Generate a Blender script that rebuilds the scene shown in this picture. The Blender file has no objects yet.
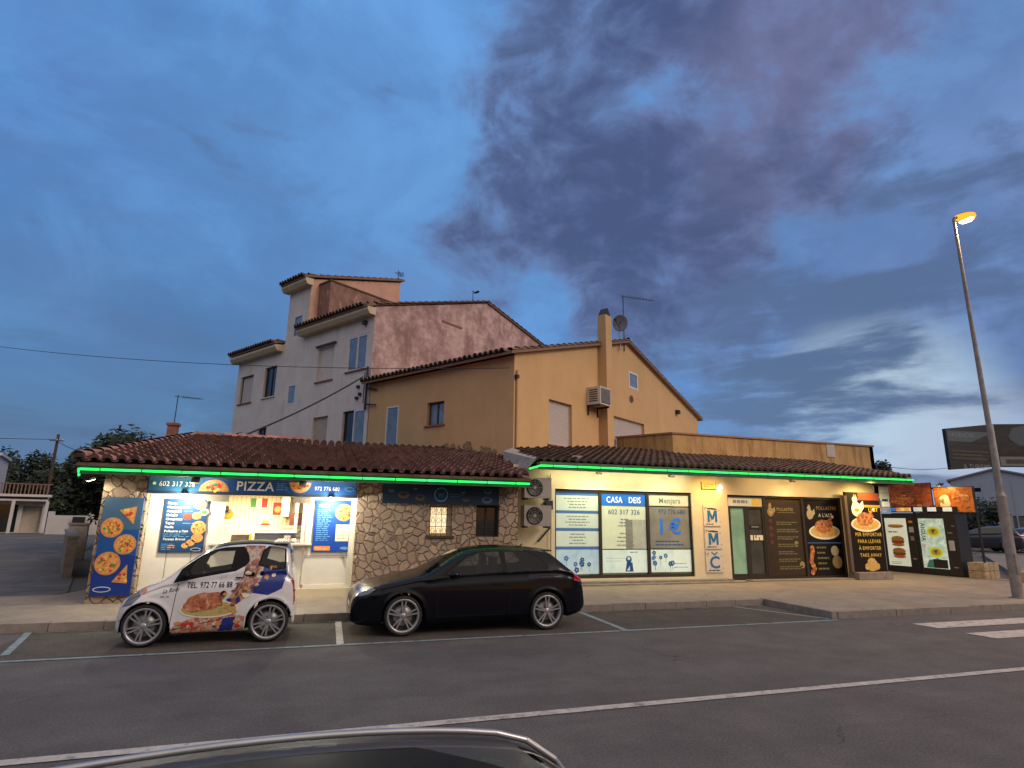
import bpy, bmesh, math, random
from mathutils import Vector, Matrix
from mathutils.bvhtree import BVHTree
R = math.radians
random.seed(7)
S = bpy.context.scene
COL = S.collection

# ------------------------------------------------------------------ camera
cam = bpy.data.objects.new('camera', bpy.data.cameras.new('camera'))
COL.objects.link(cam); S.camera = cam
r_, u_, f_ = Vector((0.95116, -0.30831, 0.01535)), Vector((-0.08285, -0.20708, 0.97481)), Vector((0.29736, 0.92847, 0.22251))
m = Matrix((r_, u_, -f_)).transposed().to_4x4(); m.translation = Vector((0, 0, 2.0))
cam.matrix_world = m
cam.data.sensor_width = 36; cam.data.lens = 578.6/1024*36
cam.data.clip_start = 0.05; cam.data.clip_end = 3000

# ------------------------------------------------------------------ world: dusk sky with clouds
W = bpy.data.worlds.new('World'); S.world = W; W.use_nodes = True
wt = W.node_tree; wt.nodes.clear()
def nd(t, typ, **kw):
    n = t.nodes.new(typ)
    for k, v in kw.items():
        if k.startswith('i_'):
            key = k[2:]; key = int(key) if key.isdigit() else key.replace('_', ' ')
            s = n.inputs[key]
            if hasattr(v, 'links') or isinstance(v, bpy.types.NodeSocket): t.links.new(v, s)
            else: s.default_value = v
        else: setattr(n, k, v)
    return n
def mix(t, fac, a, b, mode='MIX'):
    n = t.nodes.new('ShaderNodeMix'); n.data_type = 'RGBA'; n.blend_type = mode
    for idx, v in ((0, fac), (6, a), (7, b)):
        if isinstance(v, bpy.types.NodeSocket): t.links.new(v, n.inputs[idx])
        else: n.inputs[idx].default_value = v if idx == 0 else (tuple(v)+(1,))[:4]
    return n.outputs[2]
def mth(t, op, a, b=0.0, clamp=False):
    n = t.nodes.new('ShaderNodeMath'); n.operation = op; n.use_clamp = clamp
    for i, v in enumerate((a, b)):
        if isinstance(v, bpy.types.NodeSocket): t.links.new(v, n.inputs[i])
        else: n.inputs[i].default_value = v
    return n.outputs[0]
def smooth(t, v, a, b, lo=0.0, hi=1.0):
    n = nd(t, 'ShaderNodeMapRange', interpolation_type='SMOOTHSTEP')
    t.links.new(v, n.inputs[0])
    for i, x in enumerate((a, b, lo, hi)): n.inputs[i+1].default_value = x
    return n.outputs[0]
tc = nd(wt, 'ShaderNodeTexCoord')
D = tc.outputs['Generated']
sep = nd(wt, 'ShaderNodeSeparateXYZ', i_0=D)
dx, dy, dz = sep.outputs
def blob(v, c0, c1):
    v = Vector(v).normalized()
    n = nd(wt, 'ShaderNodeVectorMath', operation='DOT_PRODUCT', i_0=D); n.inputs[1].default_value = v
    return smooth(wt, n.outputs['Value'], math.cos(R(c0)), math.cos(R(c1)))
den = mth(wt, 'ADD', mth(wt, 'MAXIMUM', dz, 0.0), 0.30)
px_ = mth(wt, 'DIVIDE', dx, den); py_ = mth(wt, 'DIVIDE', dy, den)
pl = nd(wt, 'ShaderNodeCombineXYZ', i_0=px_, i_1=py_).outputs[0]
def wnoise(scale, detail, rough, off=(0, 0, 0), dist=0.0, sc=(1, 1, 1)):
    mp = nd(wt, 'ShaderNodeMapping', i_Vector=pl); mp.inputs['Location'].default_value = off; mp.inputs['Scale'].default_value = sc
    n = nd(wt, 'ShaderNodeTexNoise', i_Vector=mp.outputs[0]); n.inputs['Scale'].default_value = scale
    n.inputs['Detail'].default_value = detail; n.inputs['Roughness'].default_value = rough; n.inputs['Distortion'].default_value = dist
    return n.outputs[0]
def dnoise(scale, detail, rough, off=(0, 0, 0), sc=(1, 1, 1.5), dist=.4):
    mp = nd(wt, 'ShaderNodeMapping', i_Vector=D); mp.inputs['Location'].default_value = off; mp.inputs['Scale'].default_value = sc
    n = nd(wt, 'ShaderNodeTexNoise', i_Vector=mp.outputs[0]); n.inputs['Scale'].default_value = scale
    n.inputs['Detail'].default_value = detail; n.inputs['Roughness'].default_value = rough; n.inputs['Distortion'].default_value = dist
    return n.outputs[0]
nP = dnoise(4.2, 9, .58, (4.3, .7, 2.1)); nQ = dnoise(9.5, 8, .6, (1.1, 5.2, 3.3)); nL = dnoise(3.0, 7, .55, (2.2, 1.4, 5.0), (1, 1, 4.5), .3)
nA = wnoise(2.1, 9, .56, (3.1, 1.7, 0), .25)
nB = wnoise(5.2, 8, .62, (7.3, 2.2, 0), .3)
nC = wnoise(.55, 5, .5, (1.3, 9.2, 0), .3)
nD = wnoise(2.0, 8, .6, (5.3, 4.2, 0), .3, (.8, 1.1, 1))
sky = mix(wt, smooth(wt, dz, -.02, .32), (.085, .195, .37), (.075, .195, .47))
sky = mix(wt, smooth(wt, dz, .35, .8), sky, (.085, .22, .52))
# brighter azure in the middle, paler greyer air to the right
sky = mix(wt, mth(wt, 'MULTIPLY', blob((.12, .80, .58), 28, 2), .8), sky, (.15, .335, .70))
sky = mix(wt, mth(wt, 'MULTIPLY', smooth(wt, dx, .45, .80), .8), sky, (.175, .215, .40))
sky = mix(wt, mth(wt, 'MULTIPLY', blob((-.30, .93, .10), 22, 2), .35), sky, (.05, .15, .33))
# soft slate-blue veils everywhere
veil = mth(wt, 'MULTIPLY', smooth(wt, nC, .42, .62), .55)
sky = mix(wt, veil, sky, (.065, .14, .30))
sky = mix(wt, mth(wt, 'MULTIPLY', smooth(wt, nP, .40, .68), .45), sky, (.06, .125, .29))
sky = mix(wt, mth(wt, 'MULTIPLY', smooth(wt, nP, .55, .30), .30), sky, (.16, .34, .66))
veil2 = mth(wt, 'MULTIPLY', smooth(wt, nD, .47, .62), .35)
sky = mix(wt, veil2, sky, (.085, .135, .30))
# the large violet-grey cloud bank
def add(a, b): return mth(wt, 'ADD', a, b)
def clouds(lst):
    o = None
    for v, r1, k in lst:
        b = mth(wt, 'MULTIPLY', blob(v, r1, 0), k); o = b if o is None else mth(wt, 'MAXIMUM', o, b)
    return o
bank = clouds([((.21, .74, .64), 8, .70), ((.27, .74, .62), 10, .85), ((.322, .69, .648), 12, .95), ((.323, .773, .546), 12, .95), ((.434, .782, .447), 12, 1.05), ((.47, .598, .649), 17, 1.0), ((.50, .72, .50), 13, 1.1), ((.55, .50, .67), 16, 1.0), ((.40, .64, .655), 12, 1.05), ((.49, .80, .35), 11, 1.0), ((.56, .76, .33), 9, .9), ((.62, .58, .55), 11, .75), ((.22, .88, .42), 10, .62)])
dens = add(mth(wt, 'MULTIPLY', bank, 1.15), add(mth(wt, 'MULTIPLY', mth(wt, 'SUBTRACT', nP, .5), 2.5), mth(wt, 'MULTIPLY', mth(wt, 'SUBTRACT', nQ, .5), 1.3)))
bm_ = mth(wt, 'MULTIPLY', smooth(wt, dens, .28, .98), smooth(wt, bank, .04, .35))
thick = smooth(wt, add(mth(wt, 'MULTIPLY', dens, .5), mth(wt, 'MULTIPLY', nQ, .5)), .45, .95)
ccol = mix(wt, thick, (.115, .15, .31), (.050, .064, .150))
pinkm = clouds([((.59, .50, .64), 13, 1.0), ((.61, .58, .54), 11, .9), ((.60, .66, .45), 8, .6), ((.50, .60, .62), 9, .35), ((.72, .36, .58), 10, .5)])
ccol = mix(wt, mth(wt, 'MULTIPLY', pinkm, mth(wt, 'MULTIPLY', smooth(wt, nP, .70, .38), .65)), ccol, (.165, .14, .25))
sky = mix(wt, mth(wt, 'MULTIPLY', bm_, .95), sky, ccol)
bank2 = clouds([((.66, .68, .30), 9, .8), ((.72, .65, .27), 9, 1.0), ((.78, .58, .25), 9, 1.0), ((.83, .50, .24), 10, .9), ((.79, .46, .41), 9, .75), ((.74, .52, .45), 7, .6)])
dens2 = add(bank2, add(mth(wt, 'MULTIPLY', mth(wt, 'SUBTRACT', nL, .5), 3.0), mth(wt, 'MULTIPLY', mth(wt, 'SUBTRACT', nQ, .5), 1.4)))
sky = mix(wt, mth(wt, 'MULTIPLY', smooth(wt, dens2, .45, 1.05), .85), sky, (.075, .105, .215))
# bright torn strips low on the right, with dark scud
lowR = mth(wt, 'MULTIPLY', blob((.765, .63, .135), 11, 2), smooth(wt, nL, .62, .42))
sky = mix(wt, mth(wt, 'MULTIPLY', lowR, .7), sky, (.52, .60, .68))
lowR2 = mth(wt, 'MULTIPLY', blob((.835, .545, .05), 9, 2), .7)
sky = mix(wt, lowR2, sky, (.36, .38, .50))
scud = mth(wt, 'MULTIPLY', smooth(wt, nL, .50, .60), mth(wt, 'MULTIPLY', blob((.73, .67, .14), 20, 6), .85))
sky = mix(wt, scud, sky, (.075, .115, .22))
wisp = mth(wt, 'MULTIPLY', mth(wt, 'MULTIPLY', smooth(wt, nL, .46, .60), smooth(wt, dz, .34, .12)), mth(wt, 'MULTIPLY', smooth(wt, dx, .35, -.1), .65))
sky = mix(wt, wisp, sky, (.045, .09, .20))
# warm afterglow added to the unseen sky behind the camera, lighting the facades
sky = mix(wt, 1.0, sky, (.86, .97, .98), 'MULTIPLY')
sky = mix(wt, mth(wt, 'MULTIPLY', mth(wt, 'MULTIPLY', smooth(wt, dz, .42, .08), smooth(wt, dx, .35, -.2)), .45), sky, (.04, .105, .215))
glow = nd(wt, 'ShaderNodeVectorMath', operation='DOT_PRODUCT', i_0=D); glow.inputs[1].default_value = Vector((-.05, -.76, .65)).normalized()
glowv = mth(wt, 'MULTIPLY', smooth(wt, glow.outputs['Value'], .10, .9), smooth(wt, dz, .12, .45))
back = mth(wt, 'MULTIPLY', smooth(wt, dy, -.05, -.35), smooth(wt, dz, .22, .06))
sky = mix(wt, back, sky, (.02, .02, .024))   # dark band put into the unseen horizon for roofs and trees, darkening reflections
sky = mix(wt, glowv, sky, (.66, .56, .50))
nish = nd(wt, 'ShaderNodeTexSky', sky_type='NISHITA'); nish.sun_disc = False
nish.sun_elevation = R(3); nish.sun_rotation = R(159)
sky = mix(wt, .012, sky, nish.outputs[0])
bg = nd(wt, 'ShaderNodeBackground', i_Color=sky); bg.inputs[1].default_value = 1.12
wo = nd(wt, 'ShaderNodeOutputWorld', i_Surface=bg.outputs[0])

# ------------------------------------------------------------------ low dusk light
sun = bpy.data.objects.new('sun', bpy.data.lights.new('sun', 'SUN')); COL.objects.link(sun)
sun.data.energy = 1.0; sun.data.angle = R(22); sun.data.color = (1.0, .80, .66)
sd = Vector((.55, -.64, .54)).normalized()
sun.rotation_euler = sd.to_track_quat('Z', 'Y').to_euler()
S.view_settings.view_transform = 'Standard'; S.view_settings.look = 'None'
S.view_settings.exposure = 0.25; S.view_settings.gamma = 1.0; S.view_settings.use_curve_mapping = False
S.cycles.max_bounces = 6; S.cycles.diffuse_bounces = 3; S.cycles.glossy_bounces = 3; S.cycles.transmission_bounces = 5
S.cycles.sample_clamp_indirect = 4.0; S.cycles.transparent_max_bounces = 12
S.cycles.caustics_reflective = False; S.cycles.caustics_refractive = False
try: S.cycles.use_denoising = True
except Exception: pass

# ------------------------------------------------------------------ materials
MATS = {}
def mat(name, col=(.5, .5, .5), rough=.7, metal=0, var=.12, nscale=6, bump=0, bscale=40, emit=0, ecol=None, spec=.5, coat=0, stain=None, tint=False, speck=0, streak=0, cracks=0):
    if name in MATS: return MATS[name]
    M = bpy.data.materials.new(name); M.use_nodes = True; t = M.node_tree
    b = t.nodes['Principled BSDF']
    co = nd(t, 'ShaderNodeTexCoord').outputs['Object']
    n1 = nd(t, 'ShaderNodeTexNoise', i_Vector=co); n1.inputs['Scale'].default_value = nscale; n1.inputs['Detail'].default_value = 6; n1.inputs['Roughness'].default_value = .62
    f = smooth(t, n1.outputs[0], .25, .75, 1-var, 1+var)
    c = nd(t, 'ShaderNodeVectorMath', operation='SCALE'); c.inputs[0].default_value = col; t.links.new(f, c.inputs['Scale'])
    c = c.outputs[0]
    if stain:
        sc, scol, amt, stretch, lo, hi = stain
        mp = nd(t, 'ShaderNodeMapping', i_Vector=co); mp.inputs['Scale'].default_value = stretch
        n2 = nd(t, 'ShaderNodeTexNoise', i_Vector=mp.outputs[0]); n2.inputs['Scale'].default_value = sc; n2.inputs['Detail'].default_value = 8; n2.inputs['Roughness'].default_value = .7
        c = mix(t, mth(t, 'MULTIPLY', smooth(t, n2.outputs[0], lo, hi), amt), c, scol)
    if speck:
        for sc_, am in ((38, speck), (95, speck*.8)):
            n4 = nd(t, 'ShaderNodeTexNoise', i_Vector=co); n4.inputs['Scale'].default_value = sc_; n4.inputs['Detail'].default_value = 2
            v4 = nd(t, 'ShaderNodeVectorMath', operation='SCALE', i_0=c); t.links.new(smooth(t, n4.outputs[0], .3, .7, 1-am, 1+am), v4.inputs['Scale']); c = v4.outputs[0]
    if streak:
        mp = nd(t, 'ShaderNodeMapping', i_Vector=co); mp.inputs['Scale'].default_value = (2.6, 2.6, .30)
        n5 = nd(t, 'ShaderNodeTexNoise', i_Vector=mp.outputs[0]); n5.inputs['Scale'].default_value = 1.2; n5.inputs['Detail'].default_value = 7; n5.inputs['Roughness'].default_value = .65
        v5 = nd(t, 'ShaderNodeVectorMath', operation='SCALE', i_0=c); t.links.new(smooth(t, n5.outputs[0], .48, .72, 1, 1-streak), v5.inputs['Scale']); c = v5.outputs[0]
    if cracks:
        n6 = nd(t, 'ShaderNodeTexNoise', i_Vector=co); n6.inputs['Scale'].default_value = 1.3; n6.inputs['Detail'].default_value = 6
        s6 = nd(t, 'ShaderNodeVectorMath', operation='SCALE', i_0=n6.outputs['Color']); s6.inputs['Scale'].default_value = 1.4
        a6 = nd(t, 'ShaderNodeVectorMath', operation='ADD', i_0=co, i_1=s6.outputs[0])
        v6 = nd(t, 'ShaderNodeTexVoronoi', i_Vector=a6.outputs[0], feature='DISTANCE_TO_EDGE'); v6.inputs['Scale'].default_value = cracks
        n7 = nd(t, 'ShaderNodeTexNoise', i_Vector=co); n7.inputs['Scale'].default_value = .35
        k6 = mth(t, 'MULTIPLY', smooth(t, v6.outputs['Distance'], .006, .0), smooth(t, n7.outputs[0], .48, .6))
        c = mix(t, mth(t, 'MULTIPLY', k6, .75), c, (.02, .018, .016))
    if tint:
        at = nd(t, 'ShaderNodeAttribute', attribute_name='tint')
        c2 = nd(t, 'ShaderNodeVectorMath', operation='SCALE', i_0=c); t.links.new(at.outputs['Fac'], c2.inputs['Scale']); c = c2.outputs[0]
    t.links.new(c, b.inputs['Base Color'])
    b.inputs['Roughness'].default_value = rough; b.inputs['Metallic'].default_value = metal
    b.inputs['Specular IOR Level'].default_value = spec; b.inputs['Coat Weight'].default_value = coat; b.inputs['Coat Roughness'].default_value = .03
    if bump:
        n3 = nd(t, 'ShaderNodeTexNoise', i_Vector=co); n3.inputs['Scale'].default_value = bscale; n3.inputs['Detail'].default_value = 5
        bp = nd(t, 'ShaderNodeBump'); bp.inputs['Strength'].default_value = bump; bp.inputs['Distance'].default_value = .02
        t.links.new(n3.outputs[0], bp.inputs['Height']); t.links.new(bp.outputs[0], b.inputs['Normal'])
    if emit:
        b.inputs['Emission Strength'].default_value = emit
        if ecol: b.inputs['Emission Color'].default_value = tuple(ecol)+(1,)
        else: t.links.new(c, b.inputs['Emission Color'])
    MATS[name] = M; return M
def glassmat(name, tint_=(.6, .65, .65), trans=.5, rough=.02):
    if name in MATS: return MATS[name]
    M = bpy.data.materials.new(name); M.use_nodes = True; t = M.node_tree; t.nodes.clear()
    tr = nd(t, 'ShaderNodeBsdfTransparent'); tr.inputs[0].default_value = tuple(tint_)+(1,)
    gl = nd(t, 'ShaderNodeBsdfGlossy'); gl.inputs['Roughness'].default_value = rough; gl.inputs[0].default_value = (.9, .93, .95, 1)
    fr = nd(t, 'ShaderNodeFresnel'); fr.inputs[0].default_value = 1.38
    k = mth(t, 'ADD', mth(t, 'MULTIPLY', fr.outputs[0], 1.0), .05*(1-trans), True)
    mx = nd(t, 'ShaderNodeMixShader', i_0=k, i_1=tr.outputs[0], i_2=gl.outputs[0])
    nd(t, 'ShaderNodeOutputMaterial', i_Surface=mx.outputs[0])
    MATS[name] = M; return M
def emis(name, col, strength):
    if name in MATS: return MATS[name]
    M = bpy.data.materials.new(name); M.use_nodes = True; t = M.node_tree; t.nodes.clear()
    e = nd(t, 'ShaderNodeEmission'); e.inputs[0].default_value = tuple(col)+(1,); e.inputs[1].default_value = strength
    nd(t, 'ShaderNodeOutputMaterial', i_Surface=e.outputs[0]); MATS[name] = M; return M
def stonemat(name='rubble_stone', scale=3.9):
    M = bpy.data.materials.new(name); M.use_nodes = True; t = M.node_tree; b = t.nodes['Principled BSDF']
    co = nd(t, 'ShaderNodeTexCoord').outputs['Object']
    wn = nd(t, 'ShaderNodeTexNoise', i_Vector=co); wn.inputs['Scale'].default_value = 3; wn.inputs['Detail'].default_value = 2
    wv = nd(t, 'ShaderNodeVectorMath', operation='SCALE', i_0=wn.outputs['Color']); wv.inputs['Scale'].default_value = .22
    cc = nd(t, 'ShaderNodeVectorMath', operation='ADD', i_0=co, i_1=wv.outputs[0]).outputs[0]
    v = nd(t, 'ShaderNodeTexVoronoi', i_Vector=cc, feature='DISTANCE_TO_EDGE'); v.inputs['Scale'].default_value = scale
    v2 = nd(t, 'ShaderNodeTexVoronoi', i_Vector=cc, feature='F1'); v2.inputs['Scale'].default_value = scale
    sp = nd(t, 'ShaderNodeSeparateColor', i_0=v2.outputs['Color'])
    nz = nd(t, 'ShaderNodeTexNoise', i_Vector=co); nz.inputs['Scale'].default_value = 14; nz.inputs['Detail'].default_value = 7; nz.inputs['Roughness'].default_value = .65
    st = mix(t, sp.outputs[0], (.27, .185, .125), (.44, .33, .225))
    st = mix(t, mth(t, 'MULTIPLY', sp.outputs[1], .5), st, (.30, .25, .22))
    st = mix(t, smooth(t, nz.outputs[0], .35, .75, 0, .6), st, (.24, .16, .11))
    mo = smooth(t, v.outputs['Distance'], .0, .06)
    c = mix(t, mo, (.19, .14, .10), st)
    t.links.new(c, b.inputs['Base Color']); b.inputs['Roughness'].default_value = .85
    h = mth(t, 'ADD', mth(t, 'MULTIPLY', smooth(t, v.outputs['Distance'], 0, .10), 1.0), mth(t, 'MULTIPLY', nz.outputs[0], .35))
    bp = nd(t, 'ShaderNodeBump', i_Height=h); bp.inputs['Strength'].default_value = .9; bp.inputs['Distance'].default_value = .05
    t.links.new(bp.outputs[0], b.inputs['Normal']); MATS[name] = M; return M
def patchmat(name, cols, scale, thr=None, rough=.5, coat=0, emit=0, stretch=(1, 1, 1)):
    """printed picture: blotches of several flat inks"""
    if name in MATS: return MATS[name]
    M = bpy.data.materials.new(name); M.use_nodes = True; t = M.node_tree; b = t.nodes['Principled BSDF']
    co = nd(t, 'ShaderNodeTexCoord').outputs['Object']
    mp = nd(t, 'ShaderNodeMapping', i_Vector=co); mp.inputs['Scale'].default_value = stretch
    n = nd(t, 'ShaderNodeTexNoise', i_Vector=mp.outputs[0]); n.inputs['Scale'].default_value = scale; n.inputs['Detail'].default_value = 4; n.inputs['Roughness'].default_value = .65; n.inputs['Distortion'].default_value = .6
    cr = nd(t, 'ShaderNodeValToRGB', i_0=n.outputs[0]); el = cr.color_ramp.elements
    k = len(cols)
    pos = thr or [.30+.40*i/(k-1) for i in range(k)]
    el[0].position = pos[0]; el[0].color = tuple(cols[0])+(1,); el[1].position = pos[-1]; el[1].color = tuple(cols[-1])+(1,)
    for i in range(1, k-1):
        e = el.new(pos[i]); e.color = tuple(cols[i])+(1,)
    t.links.new(cr.outputs[0], b.inputs['Base Color']); b.inputs['Roughness'].default_value = rough; b.inputs['Coat Weight'].default_value = coat
    if emit:
        t.links.new(cr.outputs[0], b.inputs['Emission Color']); b.inputs['Emission Strength'].default_value = emit
    MATS[name] = M; return M

# ------------------------------------------------------------------ mesh builder
class MB:
    def __init__(s, T=None): s.v = []; s.f = []; s.mi = []; s.tn = []; s.ms = []; s.T = T or Matrix(); s.sm = []
    def mid(s, m_):
        if m_ not in s.ms: s.ms.append(m_)
        return s.ms.index(m_)
    def add(s, vs, fs, m_, tint=1.0, smooth_=False):
        b = len(s.v); s.v += [tuple(s.T @ Vector(p)) for p in vs]; k = s.mid(m_)
        for f in fs: s.f.append([b+i for i in f]); s.mi.append(k); s.tn.append(tint); s.sm.append(smooth_)
    def box(s, x0, x1, y0, y1, z0, z1, m_, tint=1.0):
        v = [(x, y, z) for x in (x0, x1) for y in (y0, y1) for z in (z0, z1)]
        s.add(v, [(0, 1, 3, 2), (4, 6, 7, 5), (0, 4, 5, 1), (2, 3, 7, 6), (0, 2, 6, 4), (1, 5, 7, 3)], m_, tint)
    def quad(s, a, b, c, d, m_, tint=1.0): s.add([a, b, c, d], [(0, 1, 2, 3)], m_, tint)
    def poly(s, pts, y, m_):           # pts (x,z) facing -y
        s.add([(x, y, z) for x, z in pts], [tuple(range(len(pts)))], m_)
    def rect(s, x0, x1, z0, z1, y, m_): s.poly([(x0, z0), (x1, z0), (x1, z1), (x0, z1)], y, m_)
    def disc(s, x, z, r, y, m_, n=20, rz=None, jit=0):
        s.poly([(x+r*(1+random.uniform(-jit, jit))*math.cos(2*math.pi*i/n), z+(rz or r)*(1+random.uniform(-jit, jit))*math.sin(2*math.pi*i/n)) for i in range(n)], y, m_)
    def prism(s, pts, y0, y1, m_):      # (x,z) outline extruded along y
        n = len(pts)
        v = [(x, y0, z) for x, z in pts]+[(x, y1, z) for x, z in pts]
        s.add(v, [tuple(range(n)), tuple(range(2*n-1, n-1, -1))]+[(i, i+n, (i+1) % n+n, (i+1) % n) for i in range(n)], m_)
    def cyl(s, p0, p1, r0, r1, m_, n=10, caps=True, sm=True):
        p0 = Vector(p0); p1 = Vector(p1); d = (p1-p0).normalized(); a = d.orthogonal().normalized(); b = d.cross(a)
        v = []
        for p, r in ((p0, r0), (p1, r1)):
            for i in range(n):
                t = 2*math.pi*i/n; v.append(tuple(p+a*math.cos(t)*r+b*math.sin(t)*r))
        s.add(v, [(i, (i+1) % n, n+(i+1) % n, n+i) for i in range(n)], m_, smooth_=sm)
        if caps: s.add(v, [tuple(range(n-1, -1, -1)), tuple(range(n, 2*n))], m_)
    def tube(s, pts, r, m_, n=8):
        for a, b in zip(pts[:-1], pts[1:]): s.cyl(a, b, r, r, m_, n)
    def lathe(s, prof, m_, n=32, axis='y', c=(0, 0, 0)):   # prof (r, h)
        v = []; k = len(prof)
        for i in range(n):
            t = 2*math.pi*i/n
            for r, h in prof:
                p = (r*math.cos(t), h, r*math.sin(t)) if axis == 'y' else (r*math.cos(t), r*math.sin(t), h)
                v.append((p[0]+c[0], p[1]+c[1], p[2]+c[2]))
        s.add(v, [(i*k+j, i*k+j+1, ((i+1) % n)*k+j+1, ((i+1) % n)*k+j) for i in range(n) for j in range(k-1)], m_, smooth_=True)
    def text(s, txt, x, z, h, y, m_, align='LEFT', bold=0.0, sx=1.0, rot=0.0, shear=0.0):
        cu = bpy.data.curves.new('t', 'FONT'); cu.body = txt; cu.size = h*1.38; cu.align_x = align; cu.offset = bold*h; cu.resolution_u = 3; cu.space_character = 1.08; cu.shear = shear
        o = bpy.data.objects.new('t', cu); COL.objects.link(o)
        dg_ = bpy.context.evaluated_depsgraph_get(); me = bpy.data.meshes.new_from_object(o.evaluated_get(dg_))
        c, sn = math.cos(rot), math.sin(rot)
        vs = [(x+v.co.x*sx*c-v.co.y*sn, y, z+v.co.x*sx*sn+v.co.y*c) for v in me.vertices]
        s.add(vs, [tuple(p.vertices) for p in me.polygons], m_)
        bpy.data.objects.remove(o); bpy.data.curves.remove(cu); bpy.data.meshes.remove(me)
    def lines(s, x0, x1, z0, z1, n, y, m_, th=.35, fill=(.5, 1.0), align='L', words=True):
        """rows of fine print"""
        dz_ = (z1-z0)/n
        for i in range(n):
            zz = z1-dz_*(i+.5); L = (x1-x0)*random.uniform(*fill); xs = x0 if align == 'L' else (x0+x1-L)/2; e = xs+L
            while xs < e-.01:
                w = min(random.uniform(.05, .16), e-xs); s.rect(xs, xs+w, zz-dz_*th/2, zz+dz_*th/2, y, m_); xs += w+.025
    def build(s, name, parent=None, loc=(0, 0, 0), rot=0):
        """vertices are local to the parent, or (top level) to loc"""
        me = bpy.data.meshes.new(name)
        me.from_pydata(s.v, [], s.f)
        for m_ in s.ms: me.materials.append(m_)
        me.polygons.foreach_set('material_index', s.mi); me.polygons.foreach_set('use_smooth', s.sm)
        if any(t != 1.0 for t in s.tn) or any(m_.name.startswith('tile') for m_ in s.ms):
            at = me.attributes.new('tint', 'FLOAT', 'FACE'); at.data.foreach_set('value', s.tn)
        me.update()
        o = bpy.data.objects.new(name, me); COL.objects.link(o)
        if parent: o.parent = parent
        else: o.location = loc; o.rotation_euler = (0, 0, rot)
        return o
def tag(o, label, cat, group=None):
    o['label'] = label; o['category'] = cat
    if group: o['group'] = group
    return o
def structure(o, kind='structure'): o['kind'] = kind; return o
def thing(name, label, cat, loc=(0, 0, 0), rot=0, group=None):
    o = bpy.data.objects.new(name, None); COL.objects.link(o); o.location = loc; o.rotation_euler = (0, 0, rot); o.empty_display_size = .1
    return tag(o, label, cat, group)
def copy_tree(o, parent=None):
    c = o.copy(); COL.objects.link(c); c.parent = parent
    for ch in [x for x in bpy.data.objects if x.parent == o]: copy_tree(ch, c)
    return c
def frame(O, T, N): # x along T, y inward N, z up
    T = Vector(T).normalized(); N = Vector(N).normalized()
    M_ = Matrix((T, N, Vector((0, 0, 1)))).transposed().to_4x4(); M_.translation = Vector(O); return M_
def clip(poly, hp):   # keep a*x+b*z<=c
    a, b, c = hp; out = []
    for i in range(len(poly)):
        p, q = poly[i], poly[(i+1) % len(poly)]; dp, dq = a*p[0]+b*p[1]-c, a*q[0]+b*q[1]-c
        if dp <= 1e-9: out.append(p)
        if (dp < -1e-9 and dq > 1e-9) or (dp > 1e-9 and dq < -1e-9):
            t = dp/(dp-dq); out.append((p[0]+(q[0]-p[0])*t, p[1]+(q[1]-p[1])*t))
    return out
def wall(mb, t0, t1, z0, z1, m_, holes=(), clips=(), depth=.2, rev=None):
    ts = sorted({t0, t1, *[h[0] for h in holes], *[h[1] for h in holes]}); zs = sorted({z0, z1, *[h[2] for h in holes], *[h[3] for h in holes]})
    for a, b in zip(ts[:-1], ts[1:]):
        for c, d in zip(zs[:-1], zs[1:]):
            cx, cz = (a+b)/2, (c+d)/2
            if any(h[0] < cx < h[1] and h[2] < cz < h[3] for h in holes): continue
            P = [(a, c), (b, c), (b, d), (a, d)]
            for h in clips: P = clip(P, h) if P else P
            if len(P) > 2: mb.poly(P, 0, m_)
    for h in holes:
        a, b, c, d = h[:4]; r = rev or m_
        mb.quad((a, 0, c), (a, depth, c), (a, depth, d), (a, 0, d), r); mb.quad((b, 0, c), (b, 0, d), (b, depth, d), (b, depth, c), r)
        mb.quad((a, 0, d), (a, depth, d), (b, depth, d), (b, 0, d), r); mb.quad((a, 0, c), (b, 0, c), (b, depth, c), (a, depth, c), r)

# common materials
m_asph = mat('asphalt', (.094, .086, .082), .85, var=.22, nscale=1.3, bump=.5, bscale=160, speck=.22, cracks=.30, stain=(.55, (.07, .062, .06), .6, (.35, 1.6, 1), .46, .64))
m_bay = mat('parking_asphalt', (.066, .055, .045), .92, var=.25, nscale=2.2, bump=.5, bscale=120, speck=.3, cracks=.7, stain=(.9, (.045, .04, .038), .7, (1, 1, 1), .48, .68))
m_side = mat('side_street_asphalt', (.105, .092, .078), .85, var=.25, nscale=.8, bump=.4, bscale=90, stain=(.35, (.19, .18, .17), .55, (1, 1, 1), .5, .62))
m_paint = mat('road_paint', (.42, .39, .35), .7, var=.2, nscale=9, stain=(7, (.12, .11, .10), .75, (1, 1, 1), .50, .66))
m_blue = mat('blue_road_paint', (.20, .27, .29), .7, var=.2, nscale=9, stain=(7, (.10, .10, .10), .8, (1, 1, 1), .47, .64))
m_kerb = mat('kerb_stone', (.21, .18, .155), .85, var=.2, nscale=5, bump=.3)
m_joint = mat('dark_joint', (.04, .035, .03), .9)
m_cream = mat('cream_render', (.62, .54, .38), .85, var=.06, nscale=1.4, bump=.15, bscale=70)
m_soff = mat('soffit_paint', (.55, .47, .32), .8, var=.1)
m_yel = mat('ochre_render', (.56, .36, .175), .9, streak=.07, var=.07, nscale=.7, bump=.25, bscale=60, stain=(.9, (.40, .25, .11), .35, (1, 1, .3), .55, .75))
m_yelT = mat('ochre_parapet', (.42, .27, .12), .9, streak=.5, var=.14, nscale=1.5, bump=.2, stain=(2.2, (.16, .10, .05), .65, (2.5, 2.5, .35), .54, .7))
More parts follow.
